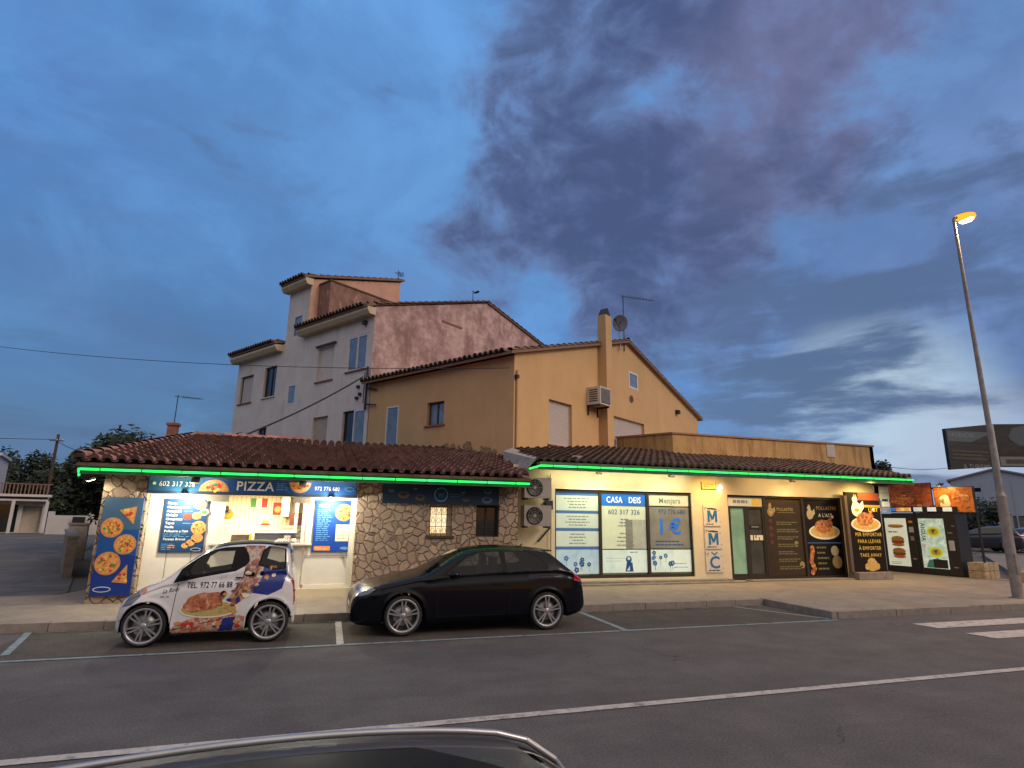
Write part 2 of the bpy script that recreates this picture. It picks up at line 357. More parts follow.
m_pink = mat('rose_weathered_render', (.54, .37, .35), .92, streak=.16, speck=.10, var=.28, nscale=3.5, bump=.4, bscale=25, stain=(.7, (.24, .14, .125), .85, (1, 1, .8), .40, .62))
m_white = mat('offwhite_render', (.64, .60, .56), .9, streak=.10, var=.08, nscale=1, bump=.2, bscale=50, stain=(1.2, (.34, .28, .24), .4, (1, 1, .5), .52, .72))
m_dk = mat('near_black', (.012, .012, .013), .5)
m_wood = mat('dark_wood', (.05, .03, .02), .6)
m_alu = mat('bronze_aluminium', (.03, .022, .017), .5, spec=.3)
m_pvc = mat('white_frame', (.62, .62, .62), .45, var=.05)
m_blueglass = mat('curtained_glass', (.16, .22, .30), .15, var=.25, nscale=3, spec=.8)
m_shut = mat('roller_shutter', (.48, .42, .40), .6, var=.05)
m_shutD = mat('cream_shutter', (.46, .39, .31), .6, var=.1)
m_blackgl = mat('dark_glass', (.015, .018, .022), .08, spec=.8)
m_tile = mat('tile_terracotta', (.36, .17, .14), .85, var=.25, nscale=8, bump=.2, bscale=60, tint=True, stain=(2.2, (.10, .055, .045), .6, (1, 1, 1), .50, .70))
m_tileD = mat('tile_old', (.15, .088, .062), .9, var=.3, nscale=6, bump=.2, bscale=60, tint=True, stain=(2.5, (.07, .055, .04), .6, (1, 1, 1), .45, .68))
m_stone = stonemat('rubble_stone', 5.0)
m_metal = mat('galvanised', (.32, .32, .32), .5, metal=.7, var=.1)
m_wire = mat('black_cable', (.02, .02, .022), .6)
m_wboard = None

# ------------------------------------------------------------------ ground
PV = .13
mb = MB(); mb.box(-400, 900, -300, 900, -.6, -.02, mat('far_earth', (.10, .09, .075), .95, var=.2, nscale=.05)); structure(mb.build('ground'))
mb = MB(); mb.quad((-120, -6, 0), (160, -6, 0), (160, 12.3, 0), (-120, 12.3, 0), m_asph); structure(mb.build('road'))
mb = MB(); mb.quad((-4.35, 10.02, .004), (10.35, 10.02, .004), (10.35, 12.2, .004), (-4.35, 12.2, .004), m_bay); structure(mb.build('parking_bay'))
# pavement slabs (top at .13) with dropped corner at the left
m_pave = mat('pavement_concrete', (.245, .205, .162), .85, var=.16, nscale=2.2, bump=.35, bscale=70, speck=.14, cracks=.5, stain=(.8, (.17, .135, .105), .6, (1, 1, 1), .47, .68))
mb = MB()
def slab(pts, z, m_):
    mb.add([(x, y, z) for x, y in pts]+[(x, y, -.3) for x, y in pts], [tuple(range(len(pts)))]+[(i, i+len(pts), (i+1) % len(pts)+len(pts), (i+1) % len(pts)) for i in range(len(pts))], m_)
slab([(-4.5, 12.36), (10.56, 12.36), (10.56, 10.36), (26, 10.3), (44, 21.5), (40, 27), (22.9, 14.2), (22.3, 19), (22, 60), (-4.5, 20)], PV, m_pave)
slab([(-30, 12.36), (-4.5, 12.36), (-4.5, 20), (-5.4, 16.2), (-12, 15.2), (-30, 15.2)], PV-.006, m_pave)
structure(mb.build('pavement'))
mb = MB()
def kerbrow(a, b, w=.16):
    a = Vector(a+(0,)); b = Vector(b+(0,)); d = (b-a); L = d.length; d.normalize(); n = int(L/.8)
    ang = math.atan2(d.y, d.x)
    for i in range(n):
        mb.T = Matrix.Translation(a+d*(i*L/n)) @ Matrix.Rotation(ang, 4, 'Z')
        hgt = PV+.008+random.uniform(-.006, .006)
        x1 = L/n-.012
        mb.box(0, x1, random.uniform(-.006, .006), w, -.05, hgt, m_kerb, random.uniform(.8, 1.15))
    mb.T = Matrix()
kerbrow((-30, 12.2), (10.38, 12.2)); kerbrow((10.40, 12.36), (10.40, 10.2)); kerbrow((10.56, 10.2), (26, 10.14))
structure(mb.build('kerb'))
mb = MB(); mb.quad((-90, 15.2, .012), (-5.0, 15.2, .012), (-11, 35, .012), (-24, 92, .012), m_side); mb.quad((-90, 15.2, .012), (-24, 92, .012), (-26, 140, .012), (-90, 140, .012), m_side)
structure(mb.build('side_street'))
mb = MB(); mb.quad((22.9, 19, .012), (44, 30, .012), (160, 90, .012), (20, 90, .012), m_side); mb.quad((44, 21.5, .008), (26, 10.3, .008), (160, 12.2, .008), (160, 90, .008), m_side)
structure(mb.build('car_park'))
# painted lines
def strip(mb, a, b, w, m_, z=.008):
    a = Vector(a); b = Vector(b); d = (b-a).normalized(); n = Vector((-d.y, d.x))*w/2
    mb.quad((a.x-n.x, a.y-n.y, z), (b.x-n.x, b.y-n.y, z), (b.x+n.x, b.y+n.y, z), (a.x+n.x, a.y+n.y, z), m_)
mb = MB(); strip(mb, (-40, 6.20), (60, 6.20), .13, m_paint); structure(mb.build('centre_line'))
mb = MB(); strip(mb, (-4.4, 10.0), (10.4, 10.06), .09, m_blue); structure(mb.build('parking_edge_line'))
for x in (.5, 5.5):
    mb = MB(); strip(mb, (x, 12.15), (x-.03, 10.05), .11, m_paint if x < 1 else m_blue, .010); structure(mb.build('bay_divider'))
mb = MB(); strip(mb, (-4.4, 12.15), (-4.0, 10.4), .10, m_blue, .010); strip(mb, (9.4, 12.1), (10.3, 10.2), .09, m_blue, .0105); structure(mb.build('bay_end_line'))
mb = MB(); strip(mb, (-4.3, 12.1), (10.3, 12.1), .06, mat('worn_line', (.25, .23, .21), .8, stain=(6, (.08, .075, .07), .9, (1, 1, 1), .42, .6)), .0105); structure(mb.build('gutter_line'))
for i in range(5):
    y = 9.35-i*1.0
    mb = MB(); mb.quad((11.55+.05*i, y, .008), (17.5, y, .008), (17.5, y-.5, .008), (11.6+.05*i, y-.5, .008), m_paint); structure(mb.build('zebra_stripe'))

# ------------------------------------------------------------------ roof tiles
def tile_roof(mb, O, U, V, n, L, m_, w=.25, row=.40, skip=None, base=True, seg=5):
    O = Vector(O); U = Vector(U).normalized(); V = Vector(V).normalized(); N = U.cross(V)
    for i in range(n):
        for j in range(int(L/row)):
            u, v = (i+.5)*w, j*row
            if skip and skip(O+U*u+V*(v+row/2)): continue
            tn = random.uniform(.65, 1.35); r0 = w*.43+random.uniform(-.006, .006); r1 = w*.32; lf = .075+random.uniform(-.006, .014); ju = random.uniform(-.010, .010)
            vs = []
            for (vv, r, h) in ((v-.05, r0, lf), (v+row, r1, .0)):
                for k in range(seg+1):
                    a = math.pi*k/seg; vs.append(tuple(O+U*(u+ju+r*math.cos(a))+V*vv+N*(h*(.4+.6*math.sin(a))+r*.85*math.sin(a))))
            mb.add(vs, [(k, k+1, seg+2+k, seg+1+k) for k in range(seg)], m_, tn, True)
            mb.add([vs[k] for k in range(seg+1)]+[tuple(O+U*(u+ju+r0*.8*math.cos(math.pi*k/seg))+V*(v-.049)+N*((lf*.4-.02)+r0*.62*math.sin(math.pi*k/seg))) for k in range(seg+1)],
                   [(k, k+1, seg+2+k, seg+1+k) for k in range(seg)], m_, tn*.22)  # tile end faces darkened, painting in the shade at each row step
            # channel tile
            c = O+U*(i*w)+V*v
            if not (skip and skip(c+V*row/2)):
                r2 = w*.30; vs = []
                for vv, h in ((v-.03, .0), (v+row, -.02)):
                    for k in range(4):
                        a = math.pi+math.pi*k/3; vs.append(tuple(O+U*(i*w+r2*math.cos(a))+V*vv+N*(h+.03+r2*.5*math.sin(a))))
                mb.add(vs, [(k, k+1, 5+k, 4+k) for k in range(3)], m_, random.uniform(.55, 1.0), True)
def ridge_tiles(mb, A, B, m_, r=.12, L=.42):
    A = Vector(A); B = Vector(B); d = B-A; n = max(1, int(d.length/L)); st = d/n; d.normalize()
    side = d.cross(Vector((0, 0, 1))).normalized(); up = side.cross(d)
    for i in range(n):
        vs = []; tn = random.uniform(.7, 1.3)
        for p, rr, h in ((A+st*i, r*1.1, .03), (A+st*(i+1.08), r*.9, 0)):
            for k in range(7):
                a = math.pi*k/6; vs.append(tuple(p+side*rr*math.cos(a)+up*(rr*math.sin(a)*.8+h)))
        mb.add(vs, [(k, k+1, 8+k, 7+k) for k in range(6)], m_, tn, True)

# ------------------------------------------------------------------ HOUSE FRAME (rotated 33.1 deg): x = along gable, y = going back
HA = R(33.1)
KX, KY = 5.936, 18.3
ds = Vector((-math.sin(HA), math.cos(HA), 0)); dgv = Vector((math.cos(HA), math.sin(HA), 0))
SIDE = frame((0, 0, 0), (0, -1, 0), (1, 0, 0))   # t = -s
GAB = frame((0, 0, 0), (1, 0, 0), (0, 1, 0))

def window(root, F, t0, t1, z0, z1, d=.14, fr=None, glass=None, kind='two', fw=.055, sill=None, open_dark=False, name='window'):
    fr = fr or m_pvc; glass = glass or m_blueglass
    f = MB(F)
    f.box(t0, t0+fw, d-.03, d+.03, z0, z1, fr); f.box(t1-fw, t1, d-.03, d+.03, z0, z1, fr)
    f.box(t0+fw, t1-fw, d-.03, d+.03, z1-fw, z1, fr); f.box(t0+fw, t1-fw, d-.03, d+.03, z0, z0+fw, fr)
    if kind == 'two': c = (t0+t1)/2; f.box(c-fw*.6, c+fw*.6, d-.035, d+.028, z0+fw, z1-fw, fr)
    wo_ = f.build(name, root)
    g = MB(F); g.box(t0+fw, t1-fw, d+.001, d+.012, z0+fw, z1-fw, glass)
    if kind == 'shutter':
        g = MB(F); nsl = int((z1-z0-2*fw)/.06)
        for i in range(nsl):
            zz = z0+fw+i*(z1-z0-2*fw)/nsl; g.box(t0+fw, t1-fw, d-.012, d+.01, zz+.003, zz+(z1-z0-2*fw)/nsl-.003, glass)
        g.box(t0+fw, t1-fw, d+.012, d+.02, z0+fw, z1-fw, m_dk); g.build('shutter', wo_)
    else: g.build('pane', wo_)
    if sill:
        s_ = MB(F); s_.box(t0-.08, t1+.08, -.07, d-.03, z0-.05, z0+.004, sill); s_.build('sill', wo_)
    return wo_

# ---- yellow house
yh = thing('yellow_house', 'ochre rendered two storey house with low tiled gable and square chimney behind the shops', 'house', (KX, KY, 0), HA)
RIDG, RIDZ, EZ = 8.17, 9.85, 7.48
sl = (RIDZ-EZ)/RIDG
w = MB(GAB); holes = [(2.05, 3.57, 4.55, 6.22), (6.85, 9.72, 4.3, 6.28), (8.32, 9.22, 7.78, 8.58), (12.55, 14.0, 4.6, 5.62)]
wall(w, 0, 16.34, 0, 10, m_yel, holes, [(-sl, 1, EZ), (sl, 1, RIDZ+sl*RIDG)])
w.T = SIDE; wall(w, -7.9, 0, 0, 7.42, m_yel, [(-6.72, -5.95, 4.5, 6.3), (-4.28, -3.36, 5.3, 6.2)])
w.T = Matrix(); w.quad((16.34, 0, 0), (16.34, 7.9, 0), (16.34, 7.9, EZ), (16.34, 0, EZ), m_yel)
w.quad((0, 7.9, 0), (16.34, 7.9, 0), (16.34, 7.9, EZ), (0, 7.9, EZ), m_yel)
w.build('wall', yh)
window(yh, GAB, 2.05, 3.57, 4.55, 6.22, fr=m_shut, glass=m_shut, kind='shutter', sill=mat('brick_sill', (.25, .10, .07), .8))
window(yh, GAB, 6.85, 9.72, 4.3, 6.28, fr=m_shut, glass=m_shut, kind='shutter')
window(yh, GAB, 8.32, 9.22, 7.78, 8.58, d=.02, fw=.09, kind='one', glass=m_blueglass)
window(yh, GAB, 12.55, 14.0, 4.6, 5.62, fr=m_wood, glass=m_blackgl, kind='one')
window(yh, SIDE, -6.72, -5.95, 4.5, 6.3, d=.03, kind='one', fw=.07)
window(yh, SIDE, -4.28, -3.36, 5.3, 6.2, d=.16, fr=m_wood, kind='two', sill=mat('brick_sill', (.25, .10, .07), .8))
# weathering strip where the wall meets the roof: mossy band
rf = MB(); c_, s_ = math.cos(math.atan(sl)), math.sin(math.atan(sl))
m_soft = mat('eave_mortar', (.22, .13, .085), .9)
for sgn, xo in ((1, 0), (-1, 16.34)):
    z0 = EZ-sl*.35
    def P(u, y, dz): return (xo+sgn*(u-.35), y, z0+u*sl+dz)
    L_ = RIDG+.35
    q = [P(0, -.18, 0), P(L_, -.18, 0), P(L_, 8.1, 0), P(0, 8.1, 0), P(0, -.18, .10), P(L_, -.18, .10), P(L_, 8.1, .10), P(0, 8.1, .10)]
    rf.add(q, [(0, 1, 2, 3), (4, 7, 6, 5), (0, 4, 5, 1), (1, 5, 6, 2), (2, 6, 7, 3), (3, 7, 4, 0)], m_soft)
    for y in (-.10,): ridge_tiles(rf, P(0, y, .10), P(L_, y, .10), m_tileD, .10)
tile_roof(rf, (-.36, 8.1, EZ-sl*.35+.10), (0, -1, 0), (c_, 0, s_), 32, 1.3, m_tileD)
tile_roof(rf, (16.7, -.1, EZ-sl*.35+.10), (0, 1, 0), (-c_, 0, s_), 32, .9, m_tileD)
ridge_tiles(rf, (RIDG, -.15, RIDZ+.12), (RIDG, 8.1, RIDZ+.12), m_tileD)
ro = rf.build('roof', yh)
ch = MB(); ch.box(5.62, 6.12, -.40, -.002, 0, 10.45, m_yel)
ch.add([(5.64, -.38, 10.45), (6.10, -.38, 10.45), (6.10, -.02, 10.45), (5.64, -.02, 10.45), (5.87, -.38, 10.80), (5.87, -.02, 10.80)], [(0, 4, 1), (3, 2, 5), (0, 3, 5, 4), (1, 4, 5, 2)], m_dk)
ch.build('chimney', yh)
v_ = MB(); v_.T = GAB; v_.disc(8.5, 7.28, .17, -.03, mat('vent_grille', (.22, .14, .08), .7)); v_.cyl((8.5, -.03, 7.28), (8.5, 0, 7.28), .17, .17, mat('vent_grille')); v_.build('vent', yh)
dp = MB(); dp.tube([(.12, -.06, 3.9), (.12, -.06, 6.9)], .05, m_yel); dp.box(.0, .14, -.12, -.02, 6.6, 6.72, m_dk); dp.build('downpipe', yh)
wl = MB(GAB); wl.box(13.35, 13.6, -.18, 0, 7.3, 7.5, m_dk); wl.build('wall_lamp', yh)
st_ = MB(GAB)
random.seed(3)
m_moss = mat('black_lichen', (.26, .18, .10), .95, var=.4, nscale=9)
for k in range(60):
    t = -random.uniform(.2, 3.6)
    st_.T = SIDE; st_.disc(t, 3.80+.16*(-t)+random.uniform(.0, .42)*max(0, 1-abs(t+1.9)/2), random.uniform(.06, .16), -.004-.0006*k, m_moss, 9, random.uniform(.04, .12), .3)
st_.build('lichen_stain', yh)['kind'] = 'stuff'

# satellite dish and aerial fixed to the gable
def hl(x, y, z): return (KX+dgv.x*x+ds.x*y, KY+dgv.y*x+ds.y*y, z)
sd_ = thing('satellite_dish', 'pale satellite dish on the yellow gable beside the chimney', 'satellite dish', hl(7.4, -.1, 9.7), HA)
d = MB(Matrix.Translation((-.1, -.1, .85)) @ Matrix.Scale(.82, 4) @ Matrix.Rotation(R(-88), 4, 'Z') @ Matrix.Rotation(R(15), 4, 'X')); d.lathe([(0, .06), (.2, .045), (.35, .01), (.45, -.04), (.46, -.03)], mat('dish_paint', (.26, .26, .28), .6), 20); d.build('reflector', sd_)
d = MB(); d.tube([(0, 0, -.4), (0, 0, .75), (-.1, -.1, .95)], .03, m_metal); d.build('mast', sd_)
d = MB(); d.tube([(-.1, -.1, .55), (-.62, -.12, .85)], .014, m_dk); d.cyl((-.66, -.12, .86), (-.56, -.12, .86), .05, .04, m_dk); d.build('receiver_arm', sd_)
def aerial(name, label, loc, h, boom, rot, rr=.022):
    t = thing(name, label, 'aerial', loc, rot)
    a = MB(); a.tube([(0, 0, 0), (0, 0, h)], rr, m_dk); a.build('mast', t)
    b = MB(); b.tube([(-.1, 0, h-.05), (boom, 0, h-.05)], rr*.7, m_dk, 6)
    for i in range(9):
        x = .15+i*(boom-.2)/9; b.cyl((x, -.28+.015*i, h-.05), (x, .28-.015*i, h-.05), .008, .008, m_dk, 5)
    b.build('boom', t); return t
aerial('roof_aerial', 'tall thin aerial with a long boom above the ridge of the yellow house', hl(7.9, -.05, 9.4), 2.7, 1.7, R(0))
# window AC unit on the gable
ac = thing('window_air_conditioner', 'boxy white air conditioner jutting from the yellow gable beside its chimney', 'air conditioner', hl(5.1, 0, 6.4), HA)
a = MB(); a.box(-.42, .42, -.62, 0, 0, .72, mat('ac_white', (.55, .53, .50), .5)); a.build('housing', ac)
a = MB(); a.box(-.36, .36, -.635, -.62, .06, .66, m_dk)
for i in range(9): a.box(-.35+i*.08, -.335+i*.08, -.645, -.6352, .07, .65, mat('ac_white'))
a.build('grille', ac)
a = MB()
for i in range(6): a.box(-.432, -.42, -.5, -.12, .12+i*.09, .16+i*.09, m_dk)
a.build('side_louvres', ac)
for x_b in (-.4, .34):
    a = MB(); a.box(x_b, x_b+.06, -.55, -.002, -.06, 0, m_dk); a.box(x_b, x_b+.06, -.05, -.002, -.4, -.06, m_dk); a.build('bracket', ac)

# ---- white house behind (same frame, root at its near corner)
WX, WY = KX+ds.x*7.95, KY+ds.y*7.95
wh = thing('white_house', 'tall off-white three storey house with rose weathered gable and stair tower', 'house', (WX, WY, 0), HA)
o_ = 7.95
w = MB(SIDE)
def sh(a, b, z0, z1): return (-(b-o_), -(a-o_), z0, z1)
H = [sh(18.15, 20.0, 7.75, 9.35)]
H = [sh(18.3, 19.7, 7.8, 9.35), sh(15.9, 17.1, 7.85, 9.5), sh(13.85, 14.6, 7.2, 8.25), sh(10.85, 12.15, 8.05, 9.75), sh(8.35, 9.75, 8.2, 9.82), sh(13.95, 14.6, 10.8, 11.85),
     sh(16.3, 17.2, 4.9, 6.25), sh(18.9, 19.6, 4.9, 6.2), sh(10.9, 12.1, 4.8, 6.35), sh(8.1, 9.75, 4.6, 6.4)]
wall(w, -(20.15-o_), 0, 0, 10.55, m_white, [h for h in H if h[3] < 10.4])
wall(w, -(15.35-o_), -(13.35-o_), 10.55, 13.65, m_white, [H[5]])
wall(w, -(13.35-o_), 0, 10.55, 10.95, m_white)
w.build('wall', wh)
WR, WZ = 7.4, 13.35; wsl = (WZ-10.95)/WR
w = MB(GAB); wall(w, 0, 15.2, 0, 14, m_pink, (), [(-wsl, 1, 10.95), (.235, 1, WZ+.235*WR)])
w.T = Matrix(); w.quad((15.2, 0, 0), (15.2, 12.2, 0), (15.2, 12.2, 11.5), (15.2, 0, 11.5), m_pink); w.quad((15.2, 12.2, 0), (0, 12.2, 0), (0, 12.2, 10.55), (15.2, 12.2, 10.55), m_white)
w.build('gable_wall', wh)
m_peach = mat('peach_render', (.56, .33, .24), .9, var=.12, nscale=1.5, stain=(1.5, (.36, .22, .17), .6, (1, 1, .4), .5, .7))
w = MB(frame((0, 13.35-o_, 0), (1, 0, 0), (0, 1, 0))); wall(w, 0, 5.7, 9, 16, m_peach, (), [(-.30, 1, 13.65)])
w.T = Matrix(); w.quad((5.7, 5.4, 9), (5.7, 7.4, 9), (5.7, 7.4, 15.36), (5.7, 5.4, 15.36), m_peach); w.quad((0, 7.4, 9), (5.7, 7.4, 9), (5.7, 7.4, 15.36), (0, 7.4, 13.65), m_peach)
w.build('tower_wall', wh)
w = MB(); m_brn = mat('brown_stained_render', (.24, .135, .10), .92, var=.3, nscale=2.5, stain=(2, (.5, .32, .25), .7, (1, 1, .6), .56, .66)); w.box(.45, 5.0, 12.35-o_, 13.34-o_, 10.5, 13.45, m_brn); w.box(.4, 5.05, 12.3-o_, 13.335-o_, 13.45, 13.52, m_tileD); w.build('stair_block', wh)
rf = MB()
def eave(s0, s1, z, slope, back, n_rows=1.0):
    cc, ss = math.cos(math.atan(slope)), math.sin(math.atan(slope))
    y0, y1 = s0-o_, s1-o_
    q = [(-.5, y0, z-.5*slope), (-.5, y1, z-.5*slope), (back, y1, z+back*slope), (back, y0, z+back*slope)]
    rf.add(q+[(a, b, c+.1) for a, b, c in q], [(0, 1, 2, 3), (4, 7, 6, 5), (0, 4, 5, 1), (1, 5, 6, 2), (2, 6, 7, 3), (3, 7, 4, 0)], m_soft)
    rf.add([(-.32, y0, z-.45), (0, y0, z-.45), (0, y1, z-.45), (-.32, y1, z-.45), (-.45, y0, z-.28), (-.45, y1, z-.28)], [(0, 1, 2, 3), (4, 0, 3, 5)], m_soff)
    rf.add([(-.45, y0, z-.28), (-.45, y1, z-.28), (-.45, y1, z-.15), (-.45, y0, z-.15)], [(0, 1, 2, 3)], m_soff)
    rf.add([(-.45, y0, z-.15), (-.45, y0, z-.28), (-.32, y0, z-.45), (0, y0, z-.45), (0, y0, z-.1)], [(0, 1, 2, 3, 4)], m_soff)
    tile_roof(rf, (-.55, y1, z-.55*slope+.10), (0, -1, 0), (cc, 0, ss), int((y1-y0)/.25), n_rows, m_tileD)
eave(8.0-.1, 13.6, 11.0, wsl, 7.4, 1.6); eave(13.2, 15.5, 13.72, .30, 5.9); eave(15.5, 20.4, 10.62, .22, 7.4)
q = [(7.4, -.1, WZ), (15.5, -.1, WZ-.235*8.1), (15.5, 12.4, WZ-.235*8.1), (7.4, 12.4, WZ)]
rf.add(q+[(a, b, c+.1) for a, b, c in q], [(0, 1, 2, 3), (4, 7, 6, 5), (0, 4, 5, 1), (1, 5, 6, 2), (2, 6, 7, 3), (3, 7, 4, 0)], m_soft)
ridge_tiles(rf, (0, -.05, 11.06), (7.4, -.05, WZ+.08), m_tileD, .09); ridge_tiles(rf, (7.4, -.05, WZ+.08), (15.2, -.05, WZ+.08-.235*7.8), m_tileD, .09)
ridge_tiles(rf, (0, 5.35, 13.8), (5.8, 5.35, 15.54), m_tileD, .09)
rf.build('roof', wh)
gm = m_blueglass
def sw(a, b, z0, z1, **k): h = sh(a, b, z0, z1); return window(wh, SIDE, *h, **k)
bs = mat('brick_sill')
sw(18.3, 19.7, 7.8, 9.35, fr=m_wood, glass=m_shut, kind='one', sill=bs); sw(15.9, 17.1, 7.85, 9.5, fr=m_wood, glass=m_blackgl, sill=m_white)
sw(13.85, 14.6, 7.2, 8.25, d=.02, kind='one', fw=.09); sw(10.85, 12.15, 8.05, 9.75, fr=m_white, glass=m_white, kind='shutter', sill=bs)
sw(8.35, 9.75, 8.2, 9.82, d=.04, kind='two', fw=.075, sill=bs); sw(13.95, 14.6, 10.8, 11.85, kind='one', fr=m_blueglass, d=.03)
sw(16.3, 17.2, 4.9, 6.25, fr=m_wood, glass=m_blackgl); sw(18.9, 19.6, 4.9, 6.2, fr=m_wood, glass=m_blackgl, kind='one')
sw(10.9, 12.1, 4.8, 6.35, fr=m_shutD, glass=m_shutD, kind='shutter')
sw(8.1, 8.95, 4.6, 6.4, d=.03, kind='one', fw=.08); sw(8.95, 9.75, 4.6, 6.4, fr=m_wood, glass=m_blackgl, kind='one')
lb = MB(SIDE); lb.box(-(12.3-o_), -(10.7-o_), -.10, 0, 9.77, 9.85, m_wood); lb.build('lintel', wh); lb = MB(SIDE); lb.box(-(8.6-o_), -(8.45-o_), -.2, 0, 10.2, 10.4, m_dk); lb.build('alarm_box', wh)
jb = MB(SIDE)
for dx_, dz_ in ((.0, 7.6), (.25, 7.35), (.1, 7.0), (.3, 6.85)): jb.box(-.6-dx_, -.46-dx_, -.1, 0, dz_, dz_+.12, m_dk)
jb.tube([(-.08, -.12, 6.3), (-.08, -.12, 8.2)], .05, m_dk); jb.tube([(-.25, -.12, 6.6), (-.25, -.12, 8.0)], .02, m_dk); jb.tube([(-.08, -.1, 7.25), (.6, -.1, 7.1)], .03, m_dk); jb.tube([(-.08, -.1, 6.55), (.6, -.1, 6.45)], .03, m_dk)
jb.build('cable_riser', wh)
rp = MB(GAB); rp.box(4.05, 5.5, -.012, 0, 11.35, 11.47, mat('old_scar', (.22, .10, .075), .9)); rp.build('lintel_scar', wh)
def hw(x, s): return (KX+dgv.x*x+ds.x*s, KY+dgv.y*x+ds.y*s)
x_, y_ = hw(5.7, 13.6); aerial('tower_aerial', 'short aerial standing on the stair tower roof of the white house', (x_, y_, 15.3), .9, .9, R(70), .02)
x_, y_ = hw(6.6, 8.3); aerial('gable_aerial', 'small aerial poking above the rose gable of the white house', (x_, y_, 13.1), .85, .4, R(20), .018)

# ------------------------------------------------------------------ LEFT SHOP
Yw = 14.5
ps = thing('pizza_shop', 'low pizza takeaway shop of rubble stone under a long red tiled roof', 'shop', (-4.4, Yw, 0))
X0 = -4.4
F = frame((0, 0, 0), (1, 0, 0), (0, 1, 0))
def lx(x): return x-X0
w = MB(F)
wall(w, lx(-4.4), lx(-3.56), PV-.1, 2.85, m_stone)
wall(w, lx(.82), lx(4.86), PV-.1, 2.85, m_stone, [(lx(2.56), lx(3.15), 1.5, 2.24), (lx(3.75), lx(4.36), 1.48, 2.26)], depth=.32)
w.quad((lx(-3.56), 0, 0), (lx(-3.56), .5, 0), (lx(-3.56), .5, 2.85), (lx(-3.56), 0, 2.85), m_stone)
w.quad((lx(.82), 0, 0), (lx(.82), 0, 2.85), (lx(.82), .5, 2.85), (lx(.82), .5, 0), m_cream)
w.quad((lx(4.86), 0, 0), (lx(4.86), 0, 2.95), (lx(4.86), 3.4, 2.95), (lx(4.86), 3.4, 0), m_stone)
w.quad((lx(-4.4), 0, 0), (lx(-5.3), 3.4, 0), (lx(-5.3), 3.4, 2.85), (lx(-4.4), 0, 2.85), m_stone)
w.quad((lx(-5.3), 3.4, 0), (lx(-7.9), 13, 0), (lx(-7.9), 13, 2.85), (lx(-5.3), 3.4, 2.85), m_cream)
w.box(lx(-3.56), lx(.82), -.02, .5, 2.36, 2.86, m_cream)   # beam over the frontage
w.build('wall', ps)
# white boarded frontage, recessed
m_wb = mat('white_boards', (.70, .67, .58), .6, var=.05, nscale=3)
def boards(mb, x0, x1, z0, z1, y, m_, w_=.095, th=.02, horiz=False):
    n = max(1, round((x1-x0)/w_)); st = (x1-x0)/n
    mb.box(x0, x1, y+.006, y+th, z0, z1, m_)
    for i in range(n): mb.box(x0+i*st+.004, x0+(i+1)*st-.004, y, y+.0055, z0+.002, z1-.002, m_)
fr = MB(); yb = .22
boards(fr, lx(-3.555), lx(-2.12), .32, 2.355, yb, m_wb, .48); boards(fr, lx(-.30), lx(.815), .32, 2.355, yb, m_wb, .56)
boards(fr, lx(-2.115), lx(-.305), .32, 1.27, yb, m_wb, .45)
fr.box(lx(-3.555), lx(.815), yb-.12, yb+.1, .13, .318, m_cream); fr.box(lx(-2.3), lx(-.12), yb-.16, yb+.35, 1.272, 1.315, mat('counter_top', (.7, .68, .6), .35))
fr.box(lx(-2.12), lx(-2.04), yb-.04, yb+.02, 1.316, 2.354, m_wb); fr.box(lx(-.38), lx(-.30), yb-.04, yb+.02, 1.316, 2.354, m_wb)
fr.box(lx(.70), lx(.815), yb-.05, yb-.001, .32, 2.354, m_wb)
m_gap = mat('panel_gap', (.20, .17, .12), .8)
for x in (-3.10, -2.62): fr.box(lx(x), lx(x)+.012, yb-.002, yb+.004, .33, 2.34, m_gap)
for z in (.98, 1.02): fr.box(lx(-.29), lx(.69), yb-.004, yb-.001, z, z+.012, m_gap)
fr.box(lx(-.285), lx(-.255), yb-.03, yb-.001, .33, 2.34, m_wb); fr.box(lx(-.30), lx(.70), yb-.03, yb-.001, .325, .40, m_wb)
fr.build('boarded_frontage', ps)
dh = MB(); dh.tube([(lx(.60), yb-.06, 1.0), (lx(.60), yb-.06, 1.12)], .012, m_metal); dh.box(lx(.58), lx(.62), yb-.045, yb-.001, .97, 1.0, m_metal); dh.build('door_handle', ps)
# interior room
m_in = mat('interior_boards', (.66, .55, .36), .6, var=.08, nscale=4)
rm = MB(); bx0, bx1 = lx(-3.5), lx(.8); yb2 = 3.2
boards(rm, bx0, bx1, .1, 2.5, yb2, m_in, .11)
for i in range(39): rm.box(bx0+i*.11-.008, bx0+i*.11+.008, yb2-.004, yb2-.0005, .12, 2.49, mat('board_groove', (.42, .34, .21), .8))
rm.T = frame((bx0, yb2, 0), (0, -1, 0), (-1, 0, 0)).copy()
rm.T = Matrix(); rm.quad((bx0, .35, .1), (bx0, yb2, .1), (bx0, yb2, 2.5), (bx0, .35, 2.5), m_in); rm.quad((bx1, .35, .1), (bx1, .35, 2.5), (bx1, yb2, 2.5), (bx1, yb2, .1), m_in)
rm.quad((bx0, .35, 2.5), (bx0, yb2, 2.5), (bx1, yb2, 2.5), (bx1, .35, 2.5), m_in); rm.quad((bx0, .35, .1), (bx1, .35, .1), (bx1, yb2, .1), (bx0, yb2, .1), m_kerb)
